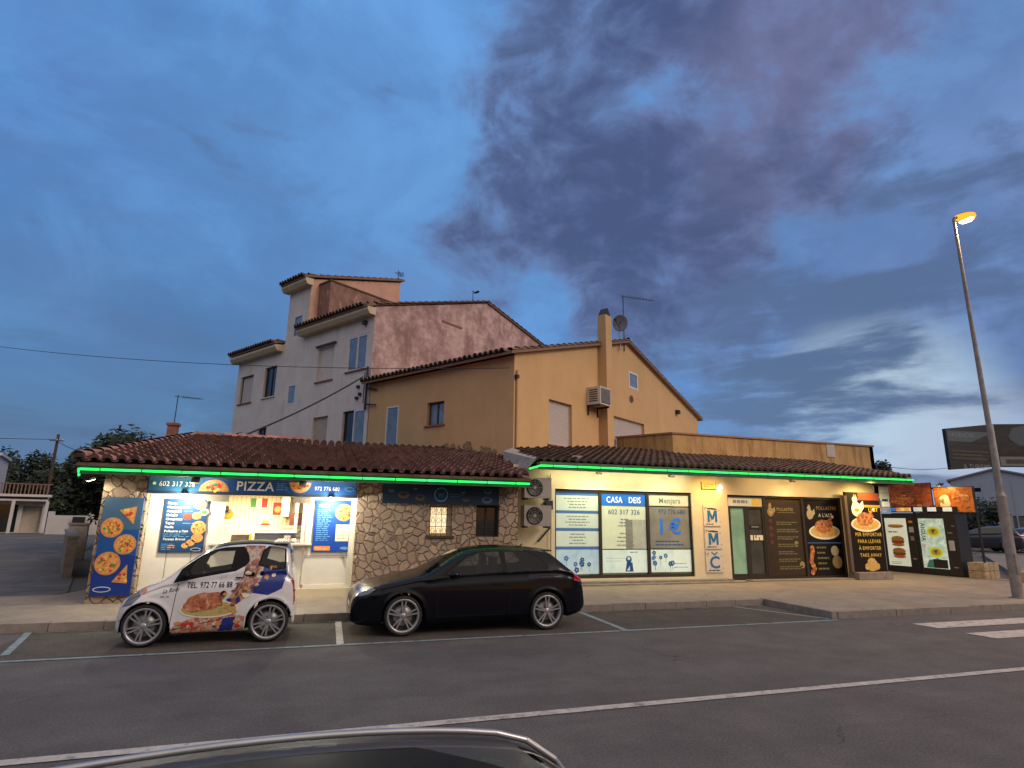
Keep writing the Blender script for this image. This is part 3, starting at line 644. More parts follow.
# partition with doorway to a grey-green back room at the right
rm.box(lx(-.62), lx(-.55), 2.2, yb2-.01, .12, 2.49, m_in)
rm.box(lx(-1.0), lx(-.80), yb2-.5, yb2-.02, 1.9, 2.49, m_wb)
rm.build('interior_room', ps)
for x0_, x1_ in ((-2.42, -1.98), (-.62, -.22)):
    sb_ = MB(); sb_.box(lx(x0_), lx(x1_), yb-.10, yb+.12, 2.22, 2.352, mat('shutter_box', (.20, .17, .13), .6)); sb_.build('shutter_box', ps)
dr = MB(); dr.box(lx(-.62), lx(.1), yb2-.04, yb2-.005, .12, 2.32, mat('olive_door', (.22, .21, .12), .5)); dr.box(lx(-.70), lx(-.62), yb2-.05, yb2-.004, .12, 2.38, m_wb); dr.build('door', ps)
# windows in the stone
f = MB(); a0, a1, z0, z1 = lx(2.56), lx(3.15), 1.5, 2.24; d0 = .14
m_gold = mat('warm_wood_frame', (.55, .45, .25), .5)
f.box(a0, a0+.06, d0, d0+.05, z0, z1, m_gold); f.box(a1-.13, a1, d0, d0+.05, z0, z1, m_gold); f.box(a0+.06, a1-.13, d0, d0+.05, z1-.06, z1, m_gold); f.box(a0+.06, a1-.13, d0, d0+.05, z0, z0+.06, m_gold)
wn_ = f.build('window', ps)
g = MB(); g.box(a0+.06, a1-.13, d0+.02, d0+.03, z0+.06, z1-.06, patchmat('lit_curtained_window', [(.9, .55, .22), (1, .80, .48), (1, .9, .68)], 9, emit=.85)); g.build('pane', wn_)
g = MB(); 
for i in range(4): g.tube([(a0+.04+i*.14, .06, z0), (a0+.04+i*.14, .06, z1)], .008, m_dk, 6)
for zz in (z0+.22, z0+.52): g.tube([(a0, .06, zz), (a1, .06, zz)], .008, m_dk, 6)
for i in range(3):
    for zz in (z0+.12, z0+.37, z0+.62):
        c = (a0+.11+i*.14, .06, zz); g.tube([(c[0]+.045*math.cos(t*1.0472), .06, c[2]+.07*math.sin(t*1.0472)) for t in range(7)], .006, m_dk, 5)
g.build('security_bars', wn_)
g = MB(); g.box(a0-.05, a1+.05, -.05, .12, z0-.05, z0+.003, m_wood); g.build('sill', wn_)
f = MB(); a0, a1, z0, z1 = lx(3.75), lx(4.36), 1.48, 2.26
f.box(a0, a0+.05, .2, .25, z0, z1, m_dk); f.box(a1-.05, a1, .2, .25, z0, z1, m_dk); f.box(a0+.05, a1-.05, .2, .25, z1-.05, z1, m_dk); f.box(a0+.05, a1-.05, .2, .25, z0, z0+.05, m_dk); f.box((a0+a1)/2-.02, (a0+a1)/2+.02, .2, .25, z0+.05, z1-.05, m_dk)
wn_ = f.build('window', ps); wn_['label'] = 'unlit black window'
g = MB(); g.box(a0+.05, a1-.05, .23, .24, z0+.05, z1-.05, m_blackgl); g.build('pane', wn_)
g = MB()
for i in range(12): g.box(a0, a1, .1, .11, z0+.03+i*.062, z0+.045+i*.062, m_dk)
g.build('security_bars', wn_)
# roof
RS = .19; RC, RSn = math.cos(math.atan(RS)), math.sin(math.atan(RS))
ez = 2.95; ey = 13.95
rf = MB(Matrix.Translation((4.4, -Yw, 0)))
def inside_house(p):
    q = Vector((p.x-KX, p.y-KY, 0)); return q.dot(dgv) > .25 and q.dot(ds) > -.1
def skipL(p): return p.x < -4.78+.072*(p.y-ey) or inside_house(p) or p.y > 21.6 or p.x > 5.05+max(0, (p.y-16))*.3
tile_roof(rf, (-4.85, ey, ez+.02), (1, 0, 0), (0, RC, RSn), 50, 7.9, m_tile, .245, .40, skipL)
# deck
P = [(-4.78, ey, ez-.02), (5.02, ey, ez-.02), (6.2, 18.5, ez-.02+RS*4.55), (-1.2, 29.0-7.4, ez-.02+RS*7.65), (-4.2, 21.6, ez-.02+RS*7.65)]
rf.add(P+[(a, b, c-.06) for a, b, c in P], [(0, 1, 2, 3, 4), (9, 8, 7, 6, 5), (0, 5, 6, 1), (1, 6, 7, 2)], m_tileD)
rf.quad((-4.78, ey, ez-.04), (-4.2, 21.6, ez+RS*7.65-.04), (-7.9, 24.0, ez-.06), (-5.75, 17.2, ez-.06), m_tileD)   # left slope
rf.quad((-4.2, 21.6, ez+RS*7.65-.04), (-1.2, 21.6, ez+RS*7.65-.04), (-3.2, 30, ez), (-8.2, 29, ez), m_tileD)
ridge_tiles(rf, (-4.78, ey, ez+.08), (-4.2, 21.6, ez+.06+RS*7.65), m_tile, .13); ridge_tiles(rf, (-4.2, 21.6, ez+.08+RS*7.65), (-.6, 21.6, ez+.08+RS*7.65), m_tile, .13)
rf.build('roof', ps)
ea = MB(Matrix.Translation((4.4, -Yw, 0)))
m_fas = mat('fascia_paint', (.06, .09, .065), .7, var=.3)
ea.box(-4.72, 4.98, 14.0, 14.06, 2.71, 2.91, m_fas); ea.box(-4.70, 4.96, 14.06, 14.5, 2.74, 2.77, m_soff)
ea.quad((-4.72, 14.0, 2.71), (-4.72, 14.0, 2.91), (-5.75, 17.2, 2.91), (-5.75, 17.2, 2.71), m_fas)
ea.build('eave_fascia', ps)
ck = MB(Matrix.Translation((4.4, -Yw, 0))); m_bri = mat('chimney_brick', (.22, .10, .065), .9, var=.2, nscale=8)
ck.box(-4.95, -4.67, 21.2, 21.5, 3.6, 4.72, m_bri); ck.box(-4.99, -4.63, 21.16, 21.54, 4.72, 4.80, m_bri); ck.build('chimney', ps)

aerial('roof_aerial', 'slim aerial on the brown brick chimney above the pizza shop roof', (-4.8, 21.35, 4.8), .95, .75, R(15), .014)
# LED tubes
m_led = emis('green_led', (.02, .76, .10), 2.6)
def led(label, pts, loc):
    mb = MB(Matrix.Translation(-Vector(loc))); mb.tube(pts, .022, m_led, 8)
    for a, b in zip(pts[:-1], pts[1:]):
        a, b = Vector(a), Vector(b); n = int((b-a).length/.72)
        for i in range(n):
            p = a+(b-a)*((i+.5)/n); d_ = (b-a).normalized()*.012; mb.cyl(p-d_, p+d_, .029, .029, m_fas, 8)
    return tag(mb.build('led_tube', None, loc), label, 'light tube', 'green light tubes along the eaves')
led('green glowing light tube along the eave of the stone pizza shop', [(-5.02, 14.9, 2.72), (-4.72, 13.955, 2.80), (4.98, 13.955, 2.80)], (-4.72, 13.955, 2.80))
led('green glowing light tube along the eave above the blue window posters', [(5.38, 15.12, 3.28), (5.72, 15.12, 3.38), (19.6, 15.12, 3.44)], (5.38, 15.12, 3.28))

def floodlight(loc, label, aim=(0, .6, -1), lit=None, group=None, size=.16):
    t = thing('floodlight', label, 'floodlight', loc, 0, group)
    q = Vector(aim).normalized().to_track_quat('Z', 'Y').to_matrix().to_4x4()
    a = MB(q); a.box(-size/2, size/2, -size*.4, size*.4, -.05, 0, m_dk); a.build('housing', t)
    a = MB(q); a.box(-size*.42, size*.42, -size*.32, size*.32, .001, .006, lit or mat('lens_off', (.1, .1, .1), .2)); a.build('lens', t)
    a = MB(); a.tube([(0, 0, .02), (0, .0, .11)], .015, m_dk); a.build('arm', t)
    return t
def spot(loc, aim, power, col, size=R(110), blend=.7, rad=.05):
    l = bpy.data.lights.new('lamp_or_fill', 'SPOT'); l.energy = power; l.color = col; l.spot_size = size; l.spot_blend = blend; l.shadow_soft_size = rad
    o = bpy.data.objects.new('lamp_or_fill', l); COL.objects.link(o); o.location = loc; o.rotation_euler = (-Vector(aim)).to_track_quat('Z', 'Y').to_euler(); return o
WARM = (1.0, .83, .52)
e_w = emis('lamp_white', (1, .93, .75), 25)
floodlight((-2.60, 14.12, 2.64), 'black floodlight at the left end of the pizza sign beside the first phone number', (0, .8, -.3)); spot((-2.45, 13.95, 2.62), (.25, .9, -.2), 9, (1, .95, .85))
floodlight((-.42, 14.12, 2.64), 'black floodlight over the second pizza on the pizza sign', (0, .8, -.3)); spot((-.30, 13.95, 2.62), (.1, .9, -.2), 9, (1, .95, .85))
floodlight((-4.62, 14.38, 2.60), 'small lit white floodlight under the corner of the pizza shop eave', (.3, .3, -1), e_w); spot((-4.5, 14.2, 2.55), (.35, .25, -.9), 16, (1, .9, .62), R(150))
for x, lb_, pw in ((-2.83, 'glaring white lamp above the food menu board left of the counter', 95), (.22, 'glaring white lamp above the blue menu board right of the counter', 85)):
    t = thing('bulkhead_lamp', lb_, 'lamp', (x, 14.36, 2.335)); a = MB(); a.lathe([(0, -.075), (.05, -.068), (.075, -.02), (.06, .02)], emis('bulb_white', (1, .96, .85), 60), 14, 'z'); a.build('bulb', t)
    a = MB(); a.lathe([(.05, .0), (.07, .02), (.07, .035), (0, .035)], m_pvc, 14, 'z'); a.box(-.02, .02, -.02, .14, .03, .05, m_pvc); a.build('holder', t)
    l = bpy.data.lights.new('lamp_or_fill', 'POINT'); l.energy = pw; l.color = (1, .91, .70); l.shadow_soft_size = .05
    o = bpy.data.objects.new('lamp_or_fill', l); COL.objects.link(o); o.location = (x, 14.28, 2.24)
l = bpy.data.lights.new('room_light', 'AREA'); l.energy = 260; l.color = (1, .87, .62); l.size = 2.6; l.size_y = 1.2; l.shape = 'RECTANGLE'
o = bpy.data.objects.new('room_light', l); COL.objects.link(o); o.location = (-1.6, 16.2, 2.46)

# ---- signs of the pizza shop
w_ = lambda n, c, r=.55, e=0: mat(n, c, r, var=.04, emit=e, spec=.25)
i_blue = w_('ink_blue', (.012, .07, .25)); i_teal = w_('ink_teal', (.02, .10, .20)); i_white = w_('ink_white', (.75, .74, .70)); i_orange = w_('ink_orange', (.75, .25, .03)); i_navy = w_('ink_navy', (.008, .025, .10))
i_crust = patchmat('pizza_crust', [(.40, .16, .04), (.62, .33, .10)], 14); i_cheese = patchmat('pizza_topping', [(.25, .03, .01), (.55, .16, .03), (.72, .40, .12), (.40, .07, .02), (.60, .30, .10)], 19); i_red = w_('ink_red', (.48, .035, .02)); i_green = w_('ink_green', (.06, .22, .05))
i_lblue = w_('ink_lightblue', (.12, .30, .52)); i_yellow = w_('ink_yellow', (.72, .48, .08)); i_cream = w_('ink_cream', (.72, .66, .50))
def pizza(mb, x, z, r, y, n=24, top=14, half=None):
    def arc(rr):
        if half: return [(x+rr*math.cos(math.pi*i/14), z+rr*math.sin(math.pi*i/14)*half) for i in range(15)]
        return [(x+rr*math.cos(2*math.pi*i/n), z+rr*math.sin(2*math.pi*i/n)) for i in range(n)]
    mb.poly(arc(r), y, i_crust); mb.poly(arc(r*.86), y-.0015, i_cheese)
    for k in range(top):
        a = random.uniform(0, 2*math.pi) if not half else math.pi*random.uniform(.1, .9); q = r*.72*math.sqrt(random.random())
        mb.disc(x+q*math.cos(a), z+q*math.sin(a)*(half or 1), r*random.uniform(.07, .13), y-.003-.0002*k, random.choice((i_red, i_red, i_yellow, i_green)), 9)
def slice_(mb, pts, y):
    mb.poly(pts, y, i_crust); cx = sum(p[0] for p in pts)/3; cz = sum(p[1] for p in pts)/3
    mb.poly([(cx+(p[0]-cx)*.8, cz+(p[1]-cz)*.8) for p in pts], y-.0015, i_cheese)
    for k in range(6):
        a, b = random.random(), random.random()
        if a+b > 1: a, b = 1-a, 1-b
        p = [pts[0][i]*.8+.2*(cx, cz)[i]+(pts[1][i]-pts[0][i])*a*.75+(pts[2][i]-pts[0][i])*b*.75 for i in (0, 1)]
        mb.disc(p[0], p[1], .03, y-.003-.0002*k, random.choice((i_red, i_yellow)), 8)
def board(mb, x0, x1, z0, z1, m_, th=.04, edge=None): mb.box(x0, x1, .0, th, z0, z1, edge or m_); mb.rect(x0+.002, x1-.002, z0+.002, z1-.002, -.001, m_)
random.seed(11)
# long sign
L = (-3.56, 14.34, 2.40); sg = MB()
sg.box(0, 4.36, 0, .14, -.04, .33, mat('sign_case', (.02, .035, .06), .4)); sg.rect(.03, 4.33, .02, .31, -.002, i_blue)
sg.rect(.03, 1.05, .02, .31, -.0035, i_teal)
g = -.006
sg.disc(.13, .17, .045, g, i_green, 12); sg.disc(.13, .17, .03, g-.001, i_white, 10)
sg.text('602 317 326', .22, .12, .105, g, i_white, bold=.010, sx=.88)
pizza(sg, 1.30, .03, .30, g, half=.85)
sg.text('PIZZA', 1.74, .07, .20, g, i_white, bold=.022, sx=.98)
sg.lines(2.58, 2.86, .08, .26, 4, g, i_lblue, .4, (.7, 1))
n0 = len(sg.v)
pizza(sg, 3.08, .28, .24, g, half=-1.0)
sg.text('972 776 680', 3.40, .11, .09, g, i_white, bold=.008, sx=.82)
sg.disc(4.18, .15, .11, g, i_lblue, 18, .05); sg.disc(4.18, .15, .095, g-.001, i_blue, 18, .038)
tag(sg.build('shop_sign', None, L), 'long blue illuminated sign reading PIZZA with two phone numbers above the shop counter', 'sign')
# dark banner on stone
L = (1.40, 14.42, 2.26); sg = MB(); board(sg, 0, 2.92, 0, .46, w_('banner_navy', (.008, .022, .045)), .05)
i_dim = w_('dim_print', (.05, .12, .16)); i_dimo = w_('dim_orange', (.10, .06, .035))
for r_i, cx in ((.17, 1.42),): sg.disc(cx, .23, r_i, -.004, i_lblue, 22); sg.disc(cx, .23, r_i-.018, -.005, w_('banner_navy', (.008, .022, .045)), 22)
sg.text('W', 1.34, .17, .11, -.006, i_dim, bold=.02)
for cx, cz, rx, m2 in ((.50, .20, .14, i_dimo), (.90, .14, .12, i_dimo), (2.05, .12, .08, i_dimo), (2.62, .33, .10, i_dim), (2.6, .12, .14, i_dim), (.78, .36, .05, i_dim), (1.98, .30, .05, i_dim), (.2, .3, .07, i_dim)):
    sg.disc(cx, cz, rx, -.004, m2, 14, rx*.6); sg.disc(cx, cz+.02, rx*.6, -.006, w_('banner_navy', (.008, .022, .045)), 12, rx*.3)
sg.lines(1.65, 2.0, .16, .27, 2, -.004, i_dim)
tag(sg.build('banner', None, L), 'dark blue food banner on the stone wall above the two small windows', 'banner')
# pizza poster on pillar
L = (-4.32, 14.42, .28); sg = MB(); board(sg, 0, .72, 0, 1.98, i_blue, .05)
m_pb = w_('poster_blue', (.01, .035, .21)); m_pt = w_('poster_slate', (.05, .11, .20))
sg.rect(.002, .718, .002, .8, -.002, m_pb); sg.rect(.002, .718, 1.32, 1.978, -.002, m_pt)
pizza(sg, .215, 1.36, .205, -.004, top=22); pizza(sg, .50, 1.02, .205, -.004, top=24); pizza(sg, .238, .64, .232, -.0065, top=20)
slice_(sg, [(.30, 1.72), (.62, 1.80), (.60, 1.42)], -.004); slice_(sg, [(.60, .62), (.36, .27), (.64, .24)], -.004)
sg.disc(.21, .13, .16, -.004, i_white, 20, .055); sg.disc(.21, .13, .145, -.0055, m_pb, 20, .042)
tag(sg.build('pizza_poster', None, L), 'tall blue poster of three whole pizzas and two slices on the corner pillar', 'poster')
# food menu board
L = (-3.25, 14.68, 1.12); sg = MB(); board(sg, 0, .86, 0, 1.14, w_('menu_navy', (.012, .05, .13)), .03)
words = ['Pizzas', 'Hamburgueses', 'Amanides', 'Kebabs', 'Croquetes', 'Tapes', 'Paella', 'Pollastre a l\'ast', None, 'Patatas Bravas']
z = 1.02
for k, wd in enumerate(words):
    if wd: sg.text(wd, .06, z, .05, -.004, i_white, bold=.02)
    if k in (1, 2, 5): sg.lines(.40, .66, z, z+.04, 1, -.004, i_lblue, .3)
    if wd is None: sg.lines(.05, .60, z-.02, z+.06, 3, -.004, i_lblue, .35)
    z -= .085
sg.lines(.04, .36, .04, .19, 4, -.004, i_lblue, .35); sg.lines(.16, .30, .08, .16, 2, -.0055, i_orange, .5, (1, 1))
for cx, cz, r, m2 in ((.70, 1.02, .13, i_cheese), (.80, .86, .09, i_cream), (.48, .76, .09, i_red), (.66, .78, .10, i_cheese), (.60, .20, .09, i_crust), (.72, .30, .12, i_cheese), (.50, .14, .07, i_cheese)): sg.disc(cx, cz, r, -.003, m2, 16, r*.8)
sg.disc(.80, .86, .06, -.0045, i_green, 14, .05)
pizza(sg, .725, .52, .15, -.006, top=12)
sg.disc(.72, .06, .10, -.004, i_white, 18, .035); sg.disc(.72, .06, .09, -.005, i_navy, 18, .027)
tag(sg.build('menu_board', None, L), 'dark blue food menu board ending in Patatas Bravas, left of the counter', 'menu board', 'menu boards beside the counter')
L = (-.11, 14.68, 1.12); sg = MB(); board(sg, 0, .86, 0, 1.18, w_('menu_blue', (.01, .06, .33)), .03)
pizza(sg, .66, .90, .20, -.004, top=22)
sg.text('PIZZA', .08, 1.02, .06, -.004, i_white, bold=.03); sg.lines(.06, .40, .24, .98, 17, -.004, i_lblue, .4, (.6, 1))
sg.rect(.50, .80, .24, .62, -.004, i_cream); sg.lines(.53, .77, .28, .58, 8, -.0055, i_blue, .25)
sg.rect(.04, .40, .03, .13, -.004, i_orange); sg.lines(.06, .38, .05, .11, 2, -.0055, i_cream, .4)
sg.disc(.72, .08, .10, -.004, i_lblue, 18, .035)
tag(sg.build('menu_board', None, L), 'bright blue menu board with a large pizza and white price card, right of the counter', 'menu board', 'menu boards beside the counter')
# things inside
cf = thing('counter_fridge', 'long dark grey display fridge standing on the shop counter', 'display fridge', (-1.75, 15.0, 1.315))
a = MB(); a.box(.35, 1.52, 0, .4, 0, .20, mat('grey_steel', (.13, .13, .14), .35, metal=.5)); a.build('case', cf)
a = MB(); a.box(.33, 1.54, -.02, .42, .20, .225, m_metal); a.build('lid', cf); a = MB(); a.box(1.0, 1.14, -.01, -.001, .10, .16, i_white); a.build('badge', cf)
bx = thing('pizza_box_stack', 'low stack of brown pizza boxes on the counter left of the fridge', 'box', (-1.90, 15.0, 1.315)); a = MB()
for k in range(4): a.box(.0+.004*k, .38, .0, .36, k*.045, k*.045+.041, mat('brown_card', (.14, .10, .08), .8))
a.build('box', bx)
a = MB(); a.lathe([(0, 0), (.035, 0), (.035, .14), (.012, .18), (.012, .2), (0, .2)], w_('mustard_yellow', (.65, .55, .03)), 12, 'z'); tag(a.build('squeeze_bottle', None, (-1.47, 14.98, 1.315)), 'yellow squeeze bottle on the counter beside the fridge', 'bottle')
sl_ = thing('meat_slicer', 'pale worktop slicer on the counter at the right end of the fridge', 'slicer', (-.40, 14.95, 1.315)); a = MB(); a.box(-.1, .1, -.05, .25, 0, .08, m_pvc); a.build('base', sl_); a = MB(Matrix.Translation((0, .05, .17))); a.lathe([(0, -.01), (.11, -.005), (.11, .005), (0, .01)], m_metal, 20); a.build('blade', sl_)
def wallposter(x, z, wd, hg, label, draw, nm='wall_poster', y=17.68):
    a = MB(); board(a, -wd/2, wd/2, 0, hg, i_cream, .012); draw(a, wd, hg); tag(a.build(nm, None, (x, y, z)), label, 'poster')
def dr_it(a, w2, h2): a.rect(-w2/2, -w2/6, 0, h2, -.003, i_green); a.rect(w2/6, w2/2, 0, h2, -.003, i_red)
def dr_red(a, w2, h2): a.rect(-w2/2+.01, w2/2-.01, .01, h2-.01, -.003, i_red); a.disc(0, h2*.45, w2*.32, -.0045, i_crust, 14); a.disc(0, h2*.5, w2*.2, -.006, i_cheese, 12)
def dr_bur(a, w2, h2): a.disc(0, h2*.62, w2*.38, -.003, i_crust, 14, h2*.16); a.rect(-w2*.42, w2*.42, h2*.36, h2*.50, -.0035, i_red); a.rect(-w2*.42, w2*.42, h2*.26, h2*.34, -.0035, i_crust)
def dr_sun(a, w2, h2): a.disc(0, h2/2, w2*.46, -.003, i_orange, 12, None, .12); a.disc(0, h2/2, w2*.22, -.0045, i_yellow, 12)
wallposter(-1.62, 2.13, .42, .24, 'small Italian flag poster high on the back wall of the pizza shop', dr_it)
wallposter(-1.12, 1.92, .28, .36, 'small red food poster on the back wall inside the pizza shop', dr_red)
wallposter(-1.40, 1.52, .28, .36, 'small burger picture pinned low on the back wall inside the pizza shop', dr_bur)
wallposter(-2.38, 1.72, .34, .42, 'orange round picture at the left of the back wall inside the pizza shop', dr_sun)
sh_ = thing('wall_shelf', 'dark shelf of utensils high at the left inside the pizza shop', 'shelf', (-2.62, 17.35, 1.95)); a = MB(); a.box(-.3, .3, 0, .28, 0, .03, m_wood); a.build('board', sh_)
for i in range(5):
    a = MB(); a.lathe([(0, .03), (.045, .03), (.05, .12), (.03, .2), (0, .2)], random.choice((m_dk, m_metal, m_wood)), 10, 'z', (-.24+i*.12, .14, 0)); a.build('jar', sh_)
for i in range(4):
    a = MB(); a.tube([(-.22+i*.14, .05, 0), (-.22+i*.14, .05, -.22)], .012, m_dk, 6); a.build('utensil', sh_)
cm = thing('coffee_machine', 'dark red machine on the grey shelf near the back door of the pizza shop', 'coffee machine', (-.60, 17.2, 1.66)); a = MB(); a.box(-.16, .16, 0, .35, 0, .34, mat('machine_maroon', (.10, .02, .02), .4)); a.build('body', cm); a = MB(); a.disc(0, .22, .06, -.004, i_white, 12); a.disc(0, .10, .05, -.004, m_metal, 12); a.build('dial', cm)
wt_ = thing('worktop', 'grey worktop beside the back door inside the pizza shop', 'worktop', (-.62, 17.1, .1)); a = MB(); a.box(-.38, .45, 0, .55, 1.48, 1.56, mat('grey_laminate', (.22, .21, .18), .5)); a.build('top', wt_); a = MB(); a.box(-.34, .42, .03, .54, 0, 1.479, m_in); a.build('cabinet', wt_)

# ------------------------------------------------------------------ AC condensers between the shops
m_acw = mat('condenser_grey', (.30, .28, .25), .5, var=.1)
def condenser(loc, label):
    t = thing('air_conditioner', label, 'air conditioner', loc, 0, 'outdoor air conditioners stacked between the two shops')
    a = MB(); a.box(0, .80, 0, .30, 0, .56, m_acw); a.build('housing', t)
    a = MB(Matrix.Translation((.30, -.004, .28))); a.lathe([(0, 0), (.235, 0), (.24, -.012), (.22, -.02)], m_dk, 24)
    for i in range(3): a.lathe([(.06+.06*i, -.018), (.066+.06*i, -.018)], m_acw, 24)
    for i in range(8): t_ = i*math.pi/4; a.cyl((.04*math.cos(t_), -.02, .04*math.sin(t_)), (.23*math.cos(t_), -.02, .23*math.sin(t_)), .004, .004, m_acw, 5)
    a.disc(0, 0, .04, -.026, m_acw, 12); a.build('fan_grille', t)
    for x_b in (.05, .70):
        a = MB(); a.box(x_b, x_b+.05, .0, .42, -.05, -.002, m_dk); a.build('bracket', t)
    return t
condenser((5.33, 15.35, 2.50), 'upper outdoor air conditioner on the wall between the two shops'); condenser((5.33, 15.35, 1.74), 'lower outdoor air conditioner on the wall between the two shops')
a = MB(); a.tube([(6.22, 15.82, 3.1), (6.22, 15.82, 2.1), (6.28, 15.82, 1.7), (5.9, 15.82, 1.3)], .025, m_dk); a.tube([(6.3, 15.8, 3.2), (6.3, 15.8, .4)], .03, m_cream); a.box(6.12, 6.34, 15.76, 15.87, 2.2, 2.45, m_dk); a.T = Matrix()
mbp = a; mbp.v = [(x-6.22, y-15.82, z-1.3) for x, y, z in mbp.v]; tag(mbp.build('cable_duct', None, (6.22, 15.82, 1.3)), 'dark pipes and junction box on the wall beside the outdoor air conditioners', 'pipes')

# ------------------------------------------------------------------ RIGHT SHOP
rs = thing('cream_shop', 'low cream rendered shop with large bronze framed windows and old tiled eave', 'shop', (5.0, 15.9, 0))
def rx(x): return x-5.0
w = MB(); wall(w, rx(5.0), rx(18.62), 0, 3.45, m_cream, [(rx(6.46), rx(11.08), .28, 2.80), (rx(12.42), rx(17.12), .14, 2.78)], depth=.16, rev=m_cream)
w.quad((rx(18.62), 0, 0), (rx(18.62), 10, 0), (rx(18.62), 10, 4.4), (rx(18.62), 0, 3.45), m_cream)
w.box(rx(6.2), rx(12.25), -.30, -.002, PV-.05, .22, m_kerb); w.box(rx(6.2), rx(12.6), -.5, -.301, PV-.05, .17, m_kerb); w.box(rx(12.9), rx(18.5), -.36, -.002, PV-.05, .17, m_kerb)
w.build('wall', rs)
rf = MB(Matrix.Translation((-5.0, -15.9, 0)))
SS = .2; C2, S2 = math.cos(math.atan(SS)), math.sin(math.atan(SS)); ez2 = 3.50; ey2 = 15.2
def skipR(p):
    q = Vector((p.x-KX, p.y-KY, 0)); return (q.dot(ds) > .1 and q.dot(dgv) > 0 and p.y > 18.3) or p.x < 5.62+(p.y-15.2)*.05 or (p.x > 13.1 and p.y > 20.0)
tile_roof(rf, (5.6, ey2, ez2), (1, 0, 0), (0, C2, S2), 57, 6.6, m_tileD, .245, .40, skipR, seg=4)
P = [(5.65, ey2, ez2-.03), (19.5, ey2, ez2-.03), (19.5, 20.0, ez2-.03+SS*4.8), (13.0, 20.0, ez2-.03+SS*4.8), (12.2, 22.4, ez2-.03+SS*7.2), (5.95, 18.31, ez2-.03+SS*3.1)]
rf.add(P+[(a, b, c-.07) for a, b, c in P], [(0, 1, 2, 3, 4, 5), (11, 10, 9, 8, 7, 6), (0, 6, 7, 1), (1, 7, 8, 2), (5, 11, 6, 0)], m_tileD)
ridge_tiles(rf, (19.45, ey2, ez2+.04), (19.45, 20, ez2+.04+SS*4.8), m_tileD, .10)
m_mort = mat('grey_mortar', (.30, .28, .25), .95, var=.2)
rf.add([(5.55, 15.2, ez2+.07), (5.68, 15.2, ez2+.10), (5.9, 18.3, ez2+.1+SS*3.1), (5.3, 17.3, ez2+.05+SS*2.1), (5.38, 15.3, ez2-.2), (5.2, 17.0, ez2-.05)], [(0, 1, 2, 3), (0, 3, 5, 4), (0, 4, 1)], m_mort)
rf.box(6.9, 7.2, 15.6, 15.66, ez2+.18, ez2+.26, m_mort); 
rf.build('roof', rs)
ea = MB(Matrix.Translation((-5.0, -15.9, 0))); ea.box(5.7, 19.6, 15.16, 15.22, 3.28, 3.50, m_fas); ea.box(5.7, 19.58, 15.22, 15.89, 3.36, 3.39, m_soff); ea.box(19.5, 19.6, 15.22, 20, 3.3, 3.5, m_fas); ea.build('eave_fascia', rs)
# parapet + terrace
pa = MB(Matrix.Translation((-5.0, -15.9, 0)))
pz = 5.32
pw_ = [(11.82, 22.1), (13.2, 20.0), (23.7, 20.0), (23.7, 27)]
pt = [Vector(p) for p in pw_]
for a, b in zip(pt[:-1], pt[1:]):
    d_ = (b-a).normalized(); n_ = Vector((-d_.y, d_.x)); 
    for zt0, zt1, of, th, m2 in ((3.2, pz, 0, .22, m_yelT), (pz+.001, pz+.07, -.05, .32, mat('coping', (.30, .17, .10), .9))):
        q = [a+n_*of-d_*(0 if zt0 < 5 else .04), b+n_*of, b+n_*(of+th), a+n_*(of+th)]
        pa.add([(p.x, p.y, zt0) for p in q]+[(p.x, p.y, zt1) for p in q], [(0, 1, 5, 4), (1, 2, 6, 5), (2, 3, 7, 6), (3, 0, 4, 7), (4, 5, 6, 7)], m2)
pa.build('parapet', rs)
tr = MB(Matrix.Translation((-5.0, -15.9, 0))); tr.box(13.5, 23.6, 20.3, 27, 3.3, 4.3, m_cream); tr.box(19.2, 23.7, 20.0-.0, 20.3, 0, 3.2, m_cream); tr.box(21.0, 21.45, 19.97, 20.0, 4.75, 5.3, mat('bare_patch', (.42, .40, .38), .9)); tr.build('terrace', rs)

# shop window 1: three bays
def bays(x0, xs, x1, z0, z1, dd, nm):
    f = MB(Matrix.Translation((0, 0, 0))); t = .05
    f.box(rx(x0), rx(x1), dd-.05, dd+.05, z1-.07, z1, m_alu); f.box(rx(x0), rx(x1), dd-.05, dd+.05, z0, z0+.09, m_alu)
    f.box(rx(x0), rx(x0)+t, dd-.05, dd+.05, z0+.09, z1-.07, m_alu); f.box(rx(x1)-t, rx(x1), dd-.05, dd+.05, z0+.09, z1-.07, m_alu)
    for x in xs: f.box(rx(x)-.045, rx(x)+.045, dd-.05, dd+.05, z0+.09, z1-.07, m_alu)
    return f.build(nm, rs)
sw1 = bays(6.46, (7.93, 9.54), 11.08, .28, 2.80, .10, 'shop_window')
